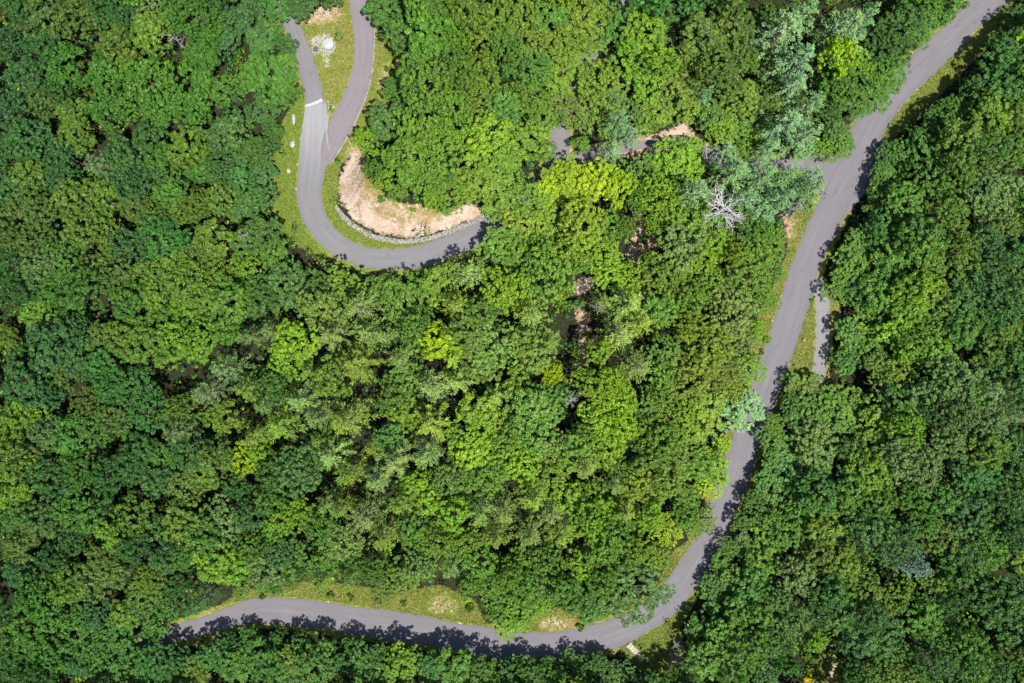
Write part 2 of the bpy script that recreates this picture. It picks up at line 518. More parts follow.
def tube(path, radii, sides=6):
    """open tapered tube along path (N,3) -> verts, faces"""
    path = np.asarray(path, float)
    V3, F = [], []
    for i, p in enumerate(path):
        d = path[min(i + 1, len(path) - 1)] - path[max(i - 1, 0)]
        d = d / (np.linalg.norm(d) + 1e-9)
        ref = np.array([1, 0, 0]) if abs(d[0]) < .8 else np.array([0, 1, 0])
        a = np.cross(d, ref); a /= np.linalg.norm(a); b = np.cross(d, a)
        for k in range(sides):
            th = 2 * math.pi * k / sides
            V3.append(p + radii[i] * (math.cos(th) * a + math.sin(th) * b))
    for i in range(len(path) - 1):
        for k in range(sides):
            k2 = (k + 1) % sides
            F.append((i * sides + k, i * sides + k2, (i + 1) * sides + k2, (i + 1) * sides + k))
    return V3, F


def join(parts):
    V3, F, o = [], [], 0
    for v, f in parts:
        V3 += [tuple(x) for x in v]; F += [tuple(i + o for i in q) for q in f]; o += len(v)
    return V3, F


def trunk_mesh(name, rg, top=12.5, limbs=6, lr=2.6, lz=3.5, norm=NORM, r0=.26, mat=None):
    parts = []
    zs = np.linspace(-.3, top, 6)
    wob = np.cumsum(rg.normal(0, .09, (6, 2)), 0); wob[0] = 0
    path = np.column_stack([wob, zs])
    parts.append(tube(path, [r0 * (1.35 if i == 0 else 1 - .14 * i) for i in range(6)], 7))
    for k in range(limbs):
        a = k * 2.4 + rg.uniform(0, .8); z = rg.uniform(.42, .85) * top
        i = min(int(z / top * 5), 4); b = path[i] + (path[i + 1] - path[i]) * (z / top * 5 - i); b[2] = z
        e = b + np.array([math.cos(a) * lr, math.sin(a) * lr, lz * rg.uniform(.6, 1.1)])
        m = (b + e) / 2 + np.array([0, 0, -.25])
        parts.append(tube([b, m, e], [r0 * .45, r0 * .3, r0 * .1], 5))
    V3, F = join(parts)
    return mesh_np(name, np.array(V3) * norm, F, [mat or M_BARK], smooth=True)


def crown_mesh_broad(seed, nl=12, ncl=13, nlf=36, flat=1.0, spread=.62, clr=.66, leaf=.40):
    rg = np.random.default_rng(seed)
    c, n, t = broad_points(rg, nl, ncl, nlf, flat, spread, clr)
    L = leaf * rg.uniform(.7, 1.35, len(c))
    v = leaf_quads(c, n, L, L * rg.uniform(.55, .8, len(c)), rg)
    return mesh_np('broad_crown', v * NORM, quads(len(c)), [M_LEAF], {'tint': ('FACE', 'FLOAT', t)})


def crown_mesh_pine(seed, droop=.1, nwh=8, nbr=9, per=46, needle=.62, wid=.17, taper=.85, gap=.0):
    """radiating feathery branches in whorls; radius 4.5 m, 16 m tall"""
    rg = np.random.default_rng(seed)
    R = 4.5
    C, N, A, T, LL = [], [], [], [], []
    B = []
    for w in range(nwh):
        s = w / (nwh - 1)
        z0 = 5.0 + s * 10.3
        ln = R * (1 - taper * s ** 1.25) * rg.uniform(.9, 1.05)
        nb = max(4, int(nbr * (1 - .45 * s)))
        a0 = rg.uniform(0, 6.28)
        for b in range(nb):
            a = a0 + b * 6.283 / nb + rg.normal(0, .16)
            l = ln * rg.uniform(.68, 1.12)
            if rg.random() < gap: continue
            dv = np.array([math.cos(a), math.sin(a), 0])
            side = np.array([-math.sin(a), math.cos(a), 0])
            lift = rg.uniform(.12, .34)
            bt = rg.normal(0, .14)
            m = int(per * (.35 + .65 * l / R))
            q = rg.uniform(.12, 1, m) ** .75
            lat = rg.normal(0, 1, m) * (.07 + .21 * np.sin(q * 2.6)) * min(1, l / 2.5 + .25)
            zz = z0 + lift * l * q - droop * l * q * q + rg.normal(0, .10, m)
            c = dv * (q * l)[:, None] + side * lat[:, None] + np.column_stack([np.zeros(m), np.zeros(m), zz])
            al = dv + side * (np.sign(lat) * rg.uniform(.25, .95, m))[:, None] + np.array([0, 0, .12]) * rg.normal(0, 1, (m, 1))
            n = np.array([0, 0, 1.0]) + rg.normal(0, .38, (m, 3)) + dv * .15
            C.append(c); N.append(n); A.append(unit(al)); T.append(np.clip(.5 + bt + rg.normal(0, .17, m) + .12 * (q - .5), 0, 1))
            LL.append(needle * rg.uniform(.65, 1.3, m))
            B.append(tube([dv * .05 + np.array([0, 0, z0]), dv * l * .55 + np.array([0, 0, z0 + lift * l * .55 - droop * l * .3]), dv * l * .93 + np.array([0, 0, z0 + lift * l * .93 - droop * l * .86 - .05])], [.06, .04, .012], 4))
    c = np.vstack(C); t = np.concatenate(T); L = np.concatenate(LL)
    v = leaf_quads(c, np.vstack(N), L, np.full(len(L), wid) * rg.uniform(.7, 1.4, len(L)), rg, np.vstack(A))
    me = mesh_np('pine_crown', v * NORM, quads(len(c)), [M_LEAF], {'tint': ('FACE', 'FLOAT', t)})
    bv, bf = join(B)
    return me, (bv, bf)


def pine_trunk_mesh(rg, branches):
    zs = np.linspace(-.3, 15.4, 7)
    wob = np.cumsum(rg.normal(0, .04, (7, 2)), 0); wob[0] = 0
    parts = [tube(np.column_stack([wob, zs]), [.27, .22, .19, .15, .11, .07, .02], 7), branches]
    V3, F = join(parts)
    return mesh_np('pine_trunk', np.array(V3) * NORM, F, [M_BARK], smooth=True)


def dead_tree_mesh(seed, limbs=15, top=15.8, twigs=9, lmax=4.4):
    """bare snag: trunk mesh and branch mesh, radius 4.5 m, 16 m tall"""
    rg = np.random.default_rng(seed)
    zs = np.linspace(-.3, top, 8)
    wob = np.cumsum(rg.normal(0, .10, (8, 2)), 0); wob[0] = 0
    path = np.column_stack([wob, zs])
    tv, tf = tube(path, [.34, .27, .24, .21, .17, .13, .09, .03], 8)
    parts = []
    for k in range(limbs):
        a = k * 2.4 + rg.uniform(-.4, .4); s = rg.uniform(.3, .97); z = s * top
        i = min(int(s * 7), 6); b = path[i] + (path[i + 1] - path[i]) * (s * 7 - i); b[2] = z
        l = lmax * (1 - .55 * (s - .3)) * rg.uniform(.6, 1.05)
        dv = np.array([math.cos(a), math.sin(a), rg.uniform(.05, .5)])
        e = b + dv * l; m = b + dv * l * .5 + np.append(rg.normal(0, .18, 2), .15)
        parts.append(tube([b, m, e], [.085, .058, .02], 5))
        for q in range(twigs):
            f = rg.uniform(.25, 1); tb = b + (m - b) * f * 2 if f < .5 else m + (e - m) * (f - .5) * 2
            sd = 1 if q % 2 else -1
            aa = a + sd * rg.uniform(.35, .95)
            tl = l * rg.uniform(.22, .5) * (1.15 - f * .5)
            te = tb + np.array([math.cos(aa), math.sin(aa), rg.uniform(-.1, .5)]) * tl
            tm = (tb + te) / 2 + rg.normal(0, .08, 3)
            parts.append(tube([tb, tm, te], [.036, .026, .011], 4))
    bv, bf = join(parts)
    return (mesh_np('dead_trunk', np.array(tv) * NORM, tf, [M_DEAD], smooth=True),
            mesh_np('dead_branches', np.array(bv) * NORM, bf, [M_DEAD], smooth=True))


def shrub_mesh(seed, n=26, nlf=26):
    """low leafy bush, radius 1, height 1 (normalised)"""
    rg = np.random.default_rng(seed)
    C, N, T = [], [], []
    for k in range(n):
        d = unit(rg.normal(size=3) * np.array([1, 1, .8])); d[2] = abs(d[2])
        cc = d * np.array([.72, .72, .62]) * rg.uniform(.7, 1.1) + np.array([0, 0, .12])
        dd = unit(rg.normal(size=(nlf, 3)) + d * .6 + np.array([0, 0, .4]))
        C.append(cc + dd * .24 * rg.uniform(.5, 1, (nlf, 1))); N.append(dd + rg.normal(0, .4, (nlf, 3)))
        T.append(np.clip(.5 + rg.normal(0, .12) + rg.normal(0, .16, nlf), 0, 1))
    c = np.vstack(C); L = rg.uniform(.12, .26, len(c))
    v = leaf_quads(c, np.vstack(N), L, L * .65, rg)
    return mesh_np('bush_foliage', v, quads(len(c)), [M_LEAF], {'tint': ('FACE', 'FLOAT', np.concatenate(T))})


# prototypes: mesh data only, every tree gets its own objects
BROAD = [crown_mesh_broad(100 + i, nl=nl, ncl=nc, nlf=nf, flat=fl, spread=sp, clr=cl, leaf=lf) for i, (nl, nc, nf, fl, sp, cl, lf) in enumerate([
    (13, 12, 29, 1.0, .64, .58, .42), (15, 11, 28, 1.1, .68, .56, .41), (11, 14, 29, .9, .62, .60, .44), (17, 10, 28, 1.0, .70, .55, .42),
    (12, 13, 29, 1.15, .62, .60, .45), (14, 12, 28, .95, .66, .54, .39), (10, 15, 30, 1.05, .60, .62, .44), (16, 10, 29, 1.2, .68, .56, .42), (13, 12, 28, .85, .68, .56, .47), (14, 11, 32, 1.05, .65, .58, .37)])]
FINE = [crown_mesh_broad(160 + i, nl=nl, ncl=nc, nlf=nf, flat=fl, spread=sp, clr=cl, leaf=lf) for i, (nl, nc, nf, fl, sp, cl, lf) in enumerate([
    (18, 13, 24, 1.0, .70, .46, .34), (20, 12, 24, 1.1, .72, .44, .34), (16, 14, 24, .9, .68, .48, .32), (22, 11, 24, 1.0, .76, .44, .34), (14, 16, 24, 1.15, .66, .46, .32), (19, 13, 24, .8, .74, .44, .36)])]
BTRUNK = [trunk_mesh('broad_trunk', np.random.default_rng(300 + i)) for i in range(4)]
PINE = []
for i, kw in enumerate([dict(droop=.10, nwh=7, nbr=7, per=42), dict(droop=.20, nwh=7, nbr=8, per=38, needle=.52, wid=.15), dict(droop=.05, nwh=6, nbr=7, per=54, needle=.66, wid=.15), dict(droop=.15, nwh=8, nbr=8, per=38, needle=.5, wid=.14, taper=.75)]):
    cm, br = crown_mesh_pine(400 + i, **kw)
    PINE.append((cm, pine_trunk_mesh(np.random.default_rng(440 + i), br)))
WISPY = []
for i, kw in enumerate([dict(droop=.12, nbr=9, per=34, needle=.55, wid=.13, gap=.15, taper=.7), dict(droop=.2, nwh=9, nbr=9, per=30, needle=.5, wid=.13, gap=.2, taper=.7)]):
    cm, br = crown_mesh_pine(480 + i, **kw)
    WISPY.append((cm, pine_trunk_mesh(np.random.default_rng(490 + i), br)))
SNAG = [dead_tree_mesh(500, 24, twigs=13), dead_tree_mesh(501, 12, twigs=8), dead_tree_mesh(502, 14, twigs=7, lmax=3.9)]
SHRUB = [shrub_mesh(600 + i) for i in range(3)]
_st = np.random.default_rng(610)
STEM = mesh_np('bush_stems', *[np.array(x) if k == 0 else x for k, x in enumerate(join([tube([(0, 0, -.1), (math.cos(a) * .2, math.sin(a) * .2, .35), (math.cos(a) * .42, math.sin(a) * .42, .62)], [.05, .035, .012], 5) for a in (0, 1.3, 2.6, 3.9, 5.1)]))], [M_BARK], smooth=True)

COLOURS = {   # leaf albedo, word
    'L': ((.118, .240, .009), 'lime green'), 'K': ((.180, .285, .008), 'bright yellow-lime'), 'Y': ((.100, .168, .014), 'yellowish green'), 'G': ((.054, .145, .013), 'fresh green'),
    'D': ((.029, .090, .015), 'dark green'), 'B': ((.036, .104, .028), 'blue-green'), 'E': ((.034, .132, .023), 'emerald green'),
    'P': ((.108, .172, .052), 'pale grey-green'), 'J': ((.036, .150, .046), 'jade green'), 'O': ((.078, .120, .017), 'olive'), 'M': ((.128, .252, .100), 'mint green'), 'T': ((.085, .18, .11), 'pale blue-green'),
}

# every tree: photo x, y, radius (pixels at the crown), colour letter and, where not plain broadleaf, form letter
# (f feathery conifer, w wispy conifer, d bare dead tree, s shrub, n fine-leaved)
TREES = """
20 10 18 D;48 20 20 O;80 15 20 O;105 12 16 D;125 12 14 B;150 10 16 Pn;175 12 16 G;197 20 18 G;230 30 22 B;250 8 14 D;10 45 18 D;22 75 18 B;45 45 18 D;68 65 20 G;36 78 16 B;10 110 20 Bn
115 45 20 Y;150 32 20 Y;152 82 26 Gn;168 108 20 Gn;135 105 18 Gn;105 75 20 G;108 110 18 G;200 62 22 G;225 90 16 G;248 80 14 G;196 105 16 G;75 115 18 Y;72 140 16 Y;45 105 14 O;30 140 20 B;60 155 18 B;100 162 14 Pw;125 155 20 B;150 140 18 B;165 160 16 G;190 150 20 Y;225 135 22 B;245 155 14 D;205 38 14 G;60 95 14 D;12 150 16 D;130 65 14 Y
275 8 20 D;302 6 16 D;262 38 18 B;266 75 22 G;285 92 13 G;260 112 14 D;256 150 14 D;262 175 14 B;256 200 15 B;330 -4 10 D
384 10 18 E;398 34 18 D;420 8 18 G;440 20 18 G;435 45 22 G;458 52 16 G;470 15 18 Y;500 22 22 Y;482 40 16 Y;416 70 20 G;428 92 24 G;455 78 20 G;482 78 20 Y;503 58 18 G;400 92 14 E;391 125 18 B;368 143 13 L;425 128 20 G;408 155 18 G;455 112 20 G;443 148 22 G;482 142 24 L;502 110 17 E;508 160 16 G;474 102 16 Yn
393 160 12 L;409 175 14 G;427 184 17 G;438 175 18 D;450 196 16 G;474 184 20 Y;500 190 18 G;508 206 14 G;495 166 18 G;434 200 9 L
262 230 17 B;276 256 17 G;285 284 22 B;262 300 18 B;310 288 18 D;322 310 18 Pn;342 288 18 Y;358 306 18 Pw;382 288 13 G;406 302 24 E;440 285 18 Y;470 271 22 Pf;456 305 18 Y;506 247 20 E;498 290 18 L;480 312 16 B;246 240 14 B
520 15 18 Yn;528 42 18 Yn;548 18 18 G;585 18 22 Yn;605 4 12 E;622 26 18 E;645 10 18 D;667 10 16 D;690 5 14 E;646 36 20 L;638 58 22 L;660 62 18 L;646 84 18 L;670 32 13 Pn;704 36 24 O;736 28 24 O;722 66 24 O;742 58 18 O;765 18 16 D;555 45 18 Y;590 44 22 Yn;570 76 24 Yn;602 84 22 Yn;572 108 22 On;606 112 20 On;532 72 18 E;524 100 18 G;540 115 18 G;525 142 22 G;547 150 12 B;684 62 16 Y;678 88 22 Y;692 102 15 L;716 104 20 D;742 98 18 Y;708 92 9 Mf;738 122 16 G;722 124 16 L;708 118 14 L;762 130 14 Y;756 100 17 On;642 108 15 Pn;620 118 14 Mf;630 133 19 Mf;612 148 14 Mf;656 114 16 Y;652 124 9 O;582 144 10 G;612 98 14 P;560 128 10 B
668 155 15 L;682 166 20 L;568 184 21 K;600 182 19 K;584 180 18 K;552 194 18 K;618 188 18 K;638 175 14 E;648 178 16 E;638 202 13 E;660 194 17 L;671 208 17 L;652 222 11 L;697 192 21 Mf;736 170 24 Mf;766 172 20 Mf;748 196 17 Mf;690 216 20 G;708 228 18 G;716 244 15 L;702 258 14 L;682 248 26 Pn;660 278 18 On;674 284 14 On;648 256 9 G;612 226 14 E;626 226 13 E;582 222 24 Y;556 222 22 Y;534 204 20 G;530 230 20 Y;575 248 18 Yn;545 250 20 G;520 252 18 E;602 254 16 L;612 276 18 L;630 280 14 L;580 264 15 E;545 276 20 E;520 290 16 L;532 314 20 Pw;560 290 14 G;630 302 22 Pf;604 302 15 Pw;662 310 18 E;690 302 16 E;686 286 14 G;716 284 18 G;746 272 20 G;764 250 18 G;732 310 18 Pn;762 300 14 G;740 228 14 B;760 214 15 M;758 234 13 E;776 238 11 G;776 272 9 G;735 255 14 Y
785 25 24 Mf;806 12 20 Mf;850 26 24 Mf;870 12 18 Mf;802 56 22 Mf;796 84 20 Mf;812 102 20 Mf;790 122 22 Mf;812 132 17 Mf;838 56 18 K;858 60 14 L;826 48 14 Y;840 84 18 G;856 102 16 G;830 106 14 D;836 130 14 D;842 142 12 G;830 148 11 L;892 40 20 D;886 72 19 G;895 94 14 G;878 100 14 G;906 18 16 D;926 14 16 G;946 8 15 G;776 70 14 Pn;780 100 16 O;770 148 14 Mf;918 34 12 G;800 148 12 M
1020 22 17 D;999 68 16 G;1012 55 20 D;977 91 15 D;985 102 18 G;1006 90 20 D;953 113 16 G;962 112 18 G;986 118 22 Y;1014 118 16 Y;927 136 15 D;932 150 18 G;960 140 20 Y;986 150 20 Gn;1012 150 18 Y;890 157 13 D;904 156 16 G
888 180 16 G;904 202 20 G;932 180 20 G;960 168 18 Y;982 190 20 Pn;1006 195 20 Pn;948 210 20 Y;884 232 17 E;904 226 16 G;868 248 18 G;854 264 16 G;896 256 22 G;922 236 20 G;926 262 20 Y;960 246 16 Y;986 240 18 B;1002 222 18 O;1012 262 18 D;844 288 15 G;862 292 20 E;886 292 22 G;916 286 22 L;906 312 18 L;936 302 18 Y;966 272 20 Y;956 302 20 Bn;986 285 22 B;1012 292 18 D;1002 314 18 E;814 188 17 Mf;786 196 15 Mf;936 122 14 G
790 376 10 Df;806 386 15 G;816 398 18 O;828 412 20 G;798 408 14 D;802 426 17 D;850 334 15 E;846 360 15 E;875 326 18 L;896 330 20 L;870 350 16 G;880 366 16 O;896 376 18 Y;906 350 14 L;920 336 18 Y;936 352 18 L;960 330 18 G;976 322 20 Gn;1006 326 18 Y;990 350 20 O;950 382 22 Pn;940 366 18 G;970 396 20 G;1006 360 18 D;1016 390 16 D;990 390 20 Pf;1012 416 15 Pw;986 420 22 Pn;956 415 20 Pn;936 408 18 D;906 402 18 B;850 402 15 Y;846 416 14 L;880 424 20 L;906 430 17 L;870 442 16 Y;836 430 18 Pn;816 446 20 Pn;850 450 16 D;800 452 18 E;790 470 17 E;820 470 16 E;780 458 13 E;870 470 18 L;855 478 16 E;900 460 22 Pn;924 468 22 Pn;945 440 18 Pn;986 450 20 Y;1012 450 18 D;966 472 20 E;988 476 18 E;1016 478 16 D
786 530 18 G;802 514 16 G;770 518 14 L;830 512 13 L;822 530 18 Y;852 518 16 D;872 530 20 B;896 542 20 Bn;922 522 18 Gn;942 536 20 O;919 567 18 Tf;936 582 14 Y;962 562 22 D;986 550 22 G;1012 535 16 D;1016 562 14 D;1000 600 24 D;975 592 18 D;1012 622 20 D;842 560 18 Y;820 556 16 O;800 576 18 Pn;830 592 18 D;846 584 16 G;866 590 16 Y;896 596 18 Y;884 606 14 O;780 600 16 Pn;792 620 18 Pn;816 612 18 D;840 612 18 D;870 620 20 Bn;920 614 20 G;932 630 16 G;946 602 14 D;860 640 18 B;880 636 18 B;900 652 16 G;780 648 14 D;787 664 12 E;814 640 12 L;946 642 16 G;966 642 20 G;1012 652 16 O;975 662 20 Gn;1000 672 18 D;936 660 18 D;886 672 15 Y;906 674 14 Y;856 675 12 B;926 676 14 D;1000 510 18 D;970 520 18 B;940 500 18 G;910 495 16 G;880 498 18 Y;850 498 18 G;820 495 18 E;800 490 14 E;1016 505 14 B;960 500 16 D
770 492 15 E;762 512 13 D;748 546 15 D;768 542 17 L;736 576 16 G;752 590 19 E;722 590 13 D;762 562 16 G;718 606 12 D;740 616 19 G;766 612 18 G;704 628 15 E;726 640 20 G;750 650 20 G;708 660 18 G;734 674 16 G;768 640 18 G;768 672 16 Bn;690 676 12 D
20 650 18 D;46 656 18 G;76 664 16 D;102 666 16 G;126 666 18 G;150 662 16 E;175 664 15 D;192 672 16 Y;215 656 15 E;236 666 18 G;256 656 14 G;270 668 18 G;292 662 17 Y;316 666 18 G;340 664 16 D;361 660 15 E;381 668 14 G;401 666 18 L;430 667 16 E;455 667 17 G;480 672 15 G;503 678 15 D;530 676 14 D;556 679 13 G;578 680 12 D;610 677 13 D;640 682 12 D;660 684 10 D;240 650 10 G;590 668 10 D;545 662 9 D
10 190 16 B;30 175 18 Y;18 215 18 O;42 212 16 O;35 242 18 O;10 238 16 O;80 200 20 Y;84 226 22 Y;105 196 18 Y;110 236 16 Y;100 168 15 Pw;130 180 17 B;152 176 16 B;136 206 14 O;152 216 14 On;170 194 16 G;180 210 14 Yn;196 206 14 O;202 172 16 E;216 166 17 B;236 175 16 E;240 206 16 B;222 200 15 O;215 238 18 Y;130 244 16 B;158 236 20 E;176 244 17 E;60 258 18 G;42 270 19 Pn;14 265 18 D;20 292 18 D;55 290 20 G;82 288 22 G;36 312 17 L;106 270 18 On;122 282 15 O;150 274 19 Y;156 296 16 Y;130 302 18 G;176 266 17 Y;190 286 20 Yn;200 256 16 O;246 266 14 L;250 290 14 G;215 274 16 Y;226 302 20 G;186 312 16 L;160 318 16 G;60 180 16 B
10 340 14 Y;20 362 16 D;54 346 23 Bn;76 332 15 B;100 336 14 O;106 362 17 E;88 366 16 B;25 382 20 B;45 396 16 B;60 376 14 O;88 400 16 On;125 336 20 Y;150 346 22 Y;135 386 20 E;112 388 17 E;146 412 17 E;180 336 20 L;200 346 16 L;226 330 16 G;222 368 18 Pf;205 392 18 Pw;180 410 17 Y;176 432 19 Pw;246 336 14 Pf;245 390 18 Yf;15 420 22 L;32 414 15 L;50 432 16 Pn;70 436 21 G;95 430 18 G;115 416 18 O;140 450 15 D;10 460 22 Y;32 456 16 Y;14 490 18 L;50 476 21 D;80 470 18 Gn;110 476 20 D;130 464 16 D;156 482 16 B;190 452 17 B;215 456 17 O;200 472 17 Y;240 460 14 K;236 486 14 B;250 440 14 Yf;184 486 14 Pn;226 416 16 Y;160 455 14 G
270 330 16 Pf;294 342 21 L;288 362 18 L;330 336 18 Pf;354 364 24 Yf;330 378 18 O;366 332 18 Pf;386 336 14 Pf;400 358 17 Pw;416 326 18 E;406 376 16 E;440 342 20 K;452 360 14 Y;466 336 20 B;490 346 22 B;480 366 18 B;430 386 20 Pn;456 382 20 Pf;395 396 17 D;406 412 15 G;345 420 25 Yf;300 400 22 Pf;315 418 17 Pf;275 388 18 D;280 426 22 Yf;262 432 15 Y;264 406 16 Pf;388 437 17 J;430 424 25 Yf;425 456 20 Pf;395 462 22 Pf;372 448 14 O;330 456 20 Pf;346 476 18 Yf;300 470 22 Bn;272 472 16 D;260 455 12 L;480 408 18 Y;474 430 21 L;500 422 16 Y;496 396 14 Pf;470 452 20 L;500 460 18 L;450 476 18 B;486 478 18 G;416 482 16 L;376 482 15 Pf;310 372 14 Yf;318 440 14 Y
536 350 22 Bn;550 342 14 Pn;520 340 14 B;552 373 11 K;515 386 16 G;530 408 19 J;548 404 16 J;536 434 18 J;514 430 16 E;600 350 19 G;620 336 18 Pf;642 322 18 Yf;640 366 21 Pw;666 354 17 E;690 326 18 Y;712 346 20 Y;736 336 19 Pn;754 330 13 L;690 376 20 O;720 374 18 O;748 370 16 G;740 411 19 M;592 384 17 G;612 384 18 L;624 402 18 L;600 418 17 L;620 426 18 L;606 446 19 L;584 436 14 G;660 396 14 E;648 410 15 D;700 414 21 Y;678 418 17 Y;575 452 19 Gn;556 448 15 Pn;586 468 16 Pn;550 476 18 Y;526 466 18 L;640 430 17 D;662 440 19 G;646 458 19 D;622 464 15 D;672 462 16 Pn;696 468 18 G;690 442 14 D;712 466 16 L;710 484 12 K;615 486 14 Pw;664 482 18 On;640 486 18 Yn;728 386 13 Y;722 446 9 K;665 376 14 E
20 515 18 G;45 520 20 O;20 545 18 O;66 508 16 G;76 536 16 D;92 514 19 G;112 530 18 L;136 520 18 Y;156 528 14 D;130 548 17 D;100 556 18 O;166 556 17 D;185 520 20 Y;206 536 20 G;226 524 19 Pn;248 514 15 B;215 562 20 L;236 568 18 L;250 546 14 Y;20 572 16 B;40 600 22 Gn;66 590 16 Y;86 580 19 O;110 572 18 O;55 560 14 D;150 576 14 Y;146 592 16 Y;162 604 14 G;176 586 14 D;136 606 11 D;194 606 16 Bf;30 632 20 G;70 622 18 Gn;96 614 14 B;100 636 14 G;125 614 16 Y;122 636 14 G;8 610 14 D;180 556 14 G;265 584 9 G;155 630 11 G
270 500 16 G;280 520 17 L;302 514 16 L;326 506 16 Pn;322 526 17 Gn;345 540 19 Pn;276 546 18 D;262 566 16 Pn;296 562 17 G;330 560 15 G;320 584 13 Y;298 584 10 O;346 582 13 Y;364 518 18 Pw;382 540 16 Yf;372 568 16 D;386 588 13 O;402 578 16 Y;418 568 15 Pn;415 526 16 E;420 548 14 G;442 540 16 Y;452 514 18 L;466 540 16 Y;480 558 17 G;496 540 18 Yf;450 570 15 Pn;490 582 16 G;480 516 16 Pf;506 514 18 Pw;470 582 13 G;354 560 13 D;400 506 18 Yf;432 500 16 L;500 604 14 G;240 590 9 Y;280 584 9 G;340 510 14 Y;455 492 13 G
530 536 20 Pf;550 514 15 Pw;572 500 16 L;562 536 20 Yf;546 562 18 Gn;592 520 18 L;606 508 14 L;626 512 18 Y;650 516 17 L;666 532 15 K;686 514 14 G;704 520 14 O;640 546 16 Y;656 558 13 Y;612 536 18 G;596 552 16 G;578 566 16 L;560 588 16 E;526 588 18 G;520 612 17 L;506 622 13 L;542 580 15 Pn;576 600 16 D;592 610 14 E;630 590 26 Dn;602 580 14 G;544 604 12 L;535 500 16 Y;685 496 14 G;590 495 14 G;692 528 11 Y;524 560 15 G;625 560 12 G;508 575 14 G
846 272 12 G;856 242 11 G;875 216 10 G;881 192 10 D;882 170 10 G;894 153 10 D;764 440 11 D;768 425 10 G;766 475 11 E;752 500 10 D;742 522 10 D;730 548 11 D;722 562 10 G;708 590 10 E;716 578 10 G;812 176 15 Mf;790 174 15 Mf;694 147 13 L;225 641 9 D;250 638 9 G;275 640 9 D;300 643 10 E;328 647 9 D;352 650 10 G;378 654 9 D;405 657 10 D;432 660 9 E;460 664 9 D;488 666 9 D;515 669 9 D;728 152 13 Mf;746 150 12 G;387 183 11 L;399 195 9 G;376 172 8 G;284 44 12 D;284 64 12 G;288 83 9 G;272 128 10 D;270 143 10 D;600 663 12 D;622 674 13 D;575 662 12 D;652 682 12 D;548 668 11 D;670 676 10 D;520 664 12 E;60 650 16 G;14 672 15 D;90 648 14 G;112 652 13 D;36 674 14 D;140 672 14 G;165 678 13 D
388 68 5 Gs;384 201 5 Gs;414 211 4 Ls;385 84 4 Gs;392 52 4 Ls;262 597 4 Ds;276 592 5 Ds;330 596 5 Gs;378 602 5 Os;350 598 5 Ys;404 604 4 Ys;672 648 6 Ps;809 679 6 Fs;812 300 3 Gs;768 340 5 Ls;762 352 4 Ys;722 462 4 Ls;660 596 5 Gs;648 604 4 Ys;200 641 5 Ys;288 238 5 Gs;279 222 5 Gs;318 258 6 Ds;372 116 5 Gs;398 108 5 Ls;470 608 6 Gs;486 616 6 Gs;580 628 5 Gs;784 400 6 Gs;300 18 4 Gs;926 114 4 Ds;905 132 4 Ds;840 655 5 Ys;806 655 6 Ls;644 240 5 Gs;577 152 5 Es;662 142 5 Os;586 336 5 Gs
719 209 21 Wd;797 206 13 Wd;533 318 12 Wd;599 306 10 Wd;360 311 9 Wd;401 361 10 Wd;178 431 9 Wd;207 394 10 Wd;549 516 9 Wd;365 516 9 Wd;1013 419 10 Wd;570 398 13 Wd;177 40 11 Wd;246 236 9 Wd;676 645 9 Wd
""".replace('\n', ';')
COLOURS['F'] = ((.50, .36, .010), 'golden yellow')
COLOURS['W'] = ((1, 1, 1), 'bare')

RECORDS = []
for item in TREES.split(';'):
    q = item.split()
    if len(q) == 4:
        code = q[3]
        c = code[0]; form = code[1] if len(code) > 1 else ('f' if c == 'Q' else 'b')
        RECORDS.append([float(q[0]), float(q[1]), float(q[2]), c, form])

rg = np.random.default_rng(17)
for q in RECORDS:      # the middle of the wood holds many feathery conifers
    if q[4] in 'bn' and q[3] in 'YPO' and 230 < q[0] < 640 and 300 < q[1] < 590 and rg.random() < .45: q[4] = 'f'
# the 300 largest broadleaf crowns are things of their own; the smaller ones between them form one mass
order = sorted((i for i, q in enumerate(RECORDS) if q[4] in 'bn'), key=lambda i: -RECORDS[i][2] * (1 if 5 < RECORDS[i][0] < 1019 and 5 < RECORDS[i][1] < 678 else .5))
KEEP = set(order[:300]) | {i for i, q in enumerate(RECORDS) if q[4] not in 'bn'}
MASS = []
rg = np.random.default_rng(21)
KIND = {'b': ('broadleaf_tree', 'broadleaf tree'), 'n': ('broadleaf_tree', 'broadleaf tree'), 'f': ('pine_tree', 'pine tree'), 'w': ('pine_tree', 'pine tree'),
        'd': ('dead_tree', 'dead tree'), 's': ('shrub', 'shrub')}
GROUPS = {'broadleaf tree': 'broadleaf trees of the forest canopy', 'pine tree': 'conifers among the broadleaf trees', 'dead tree': 'bare dead trees', 'shrub': 'shrubs on verges and clearings'}
THINGS = []
SOURCE = {}
BASES = []
GAPS = [(640, 238), (640, 225), (584, 288), (580, 325), (582, 350), (690, 130), (809, 676), (832, 668), (562, 140), (640, 148)]
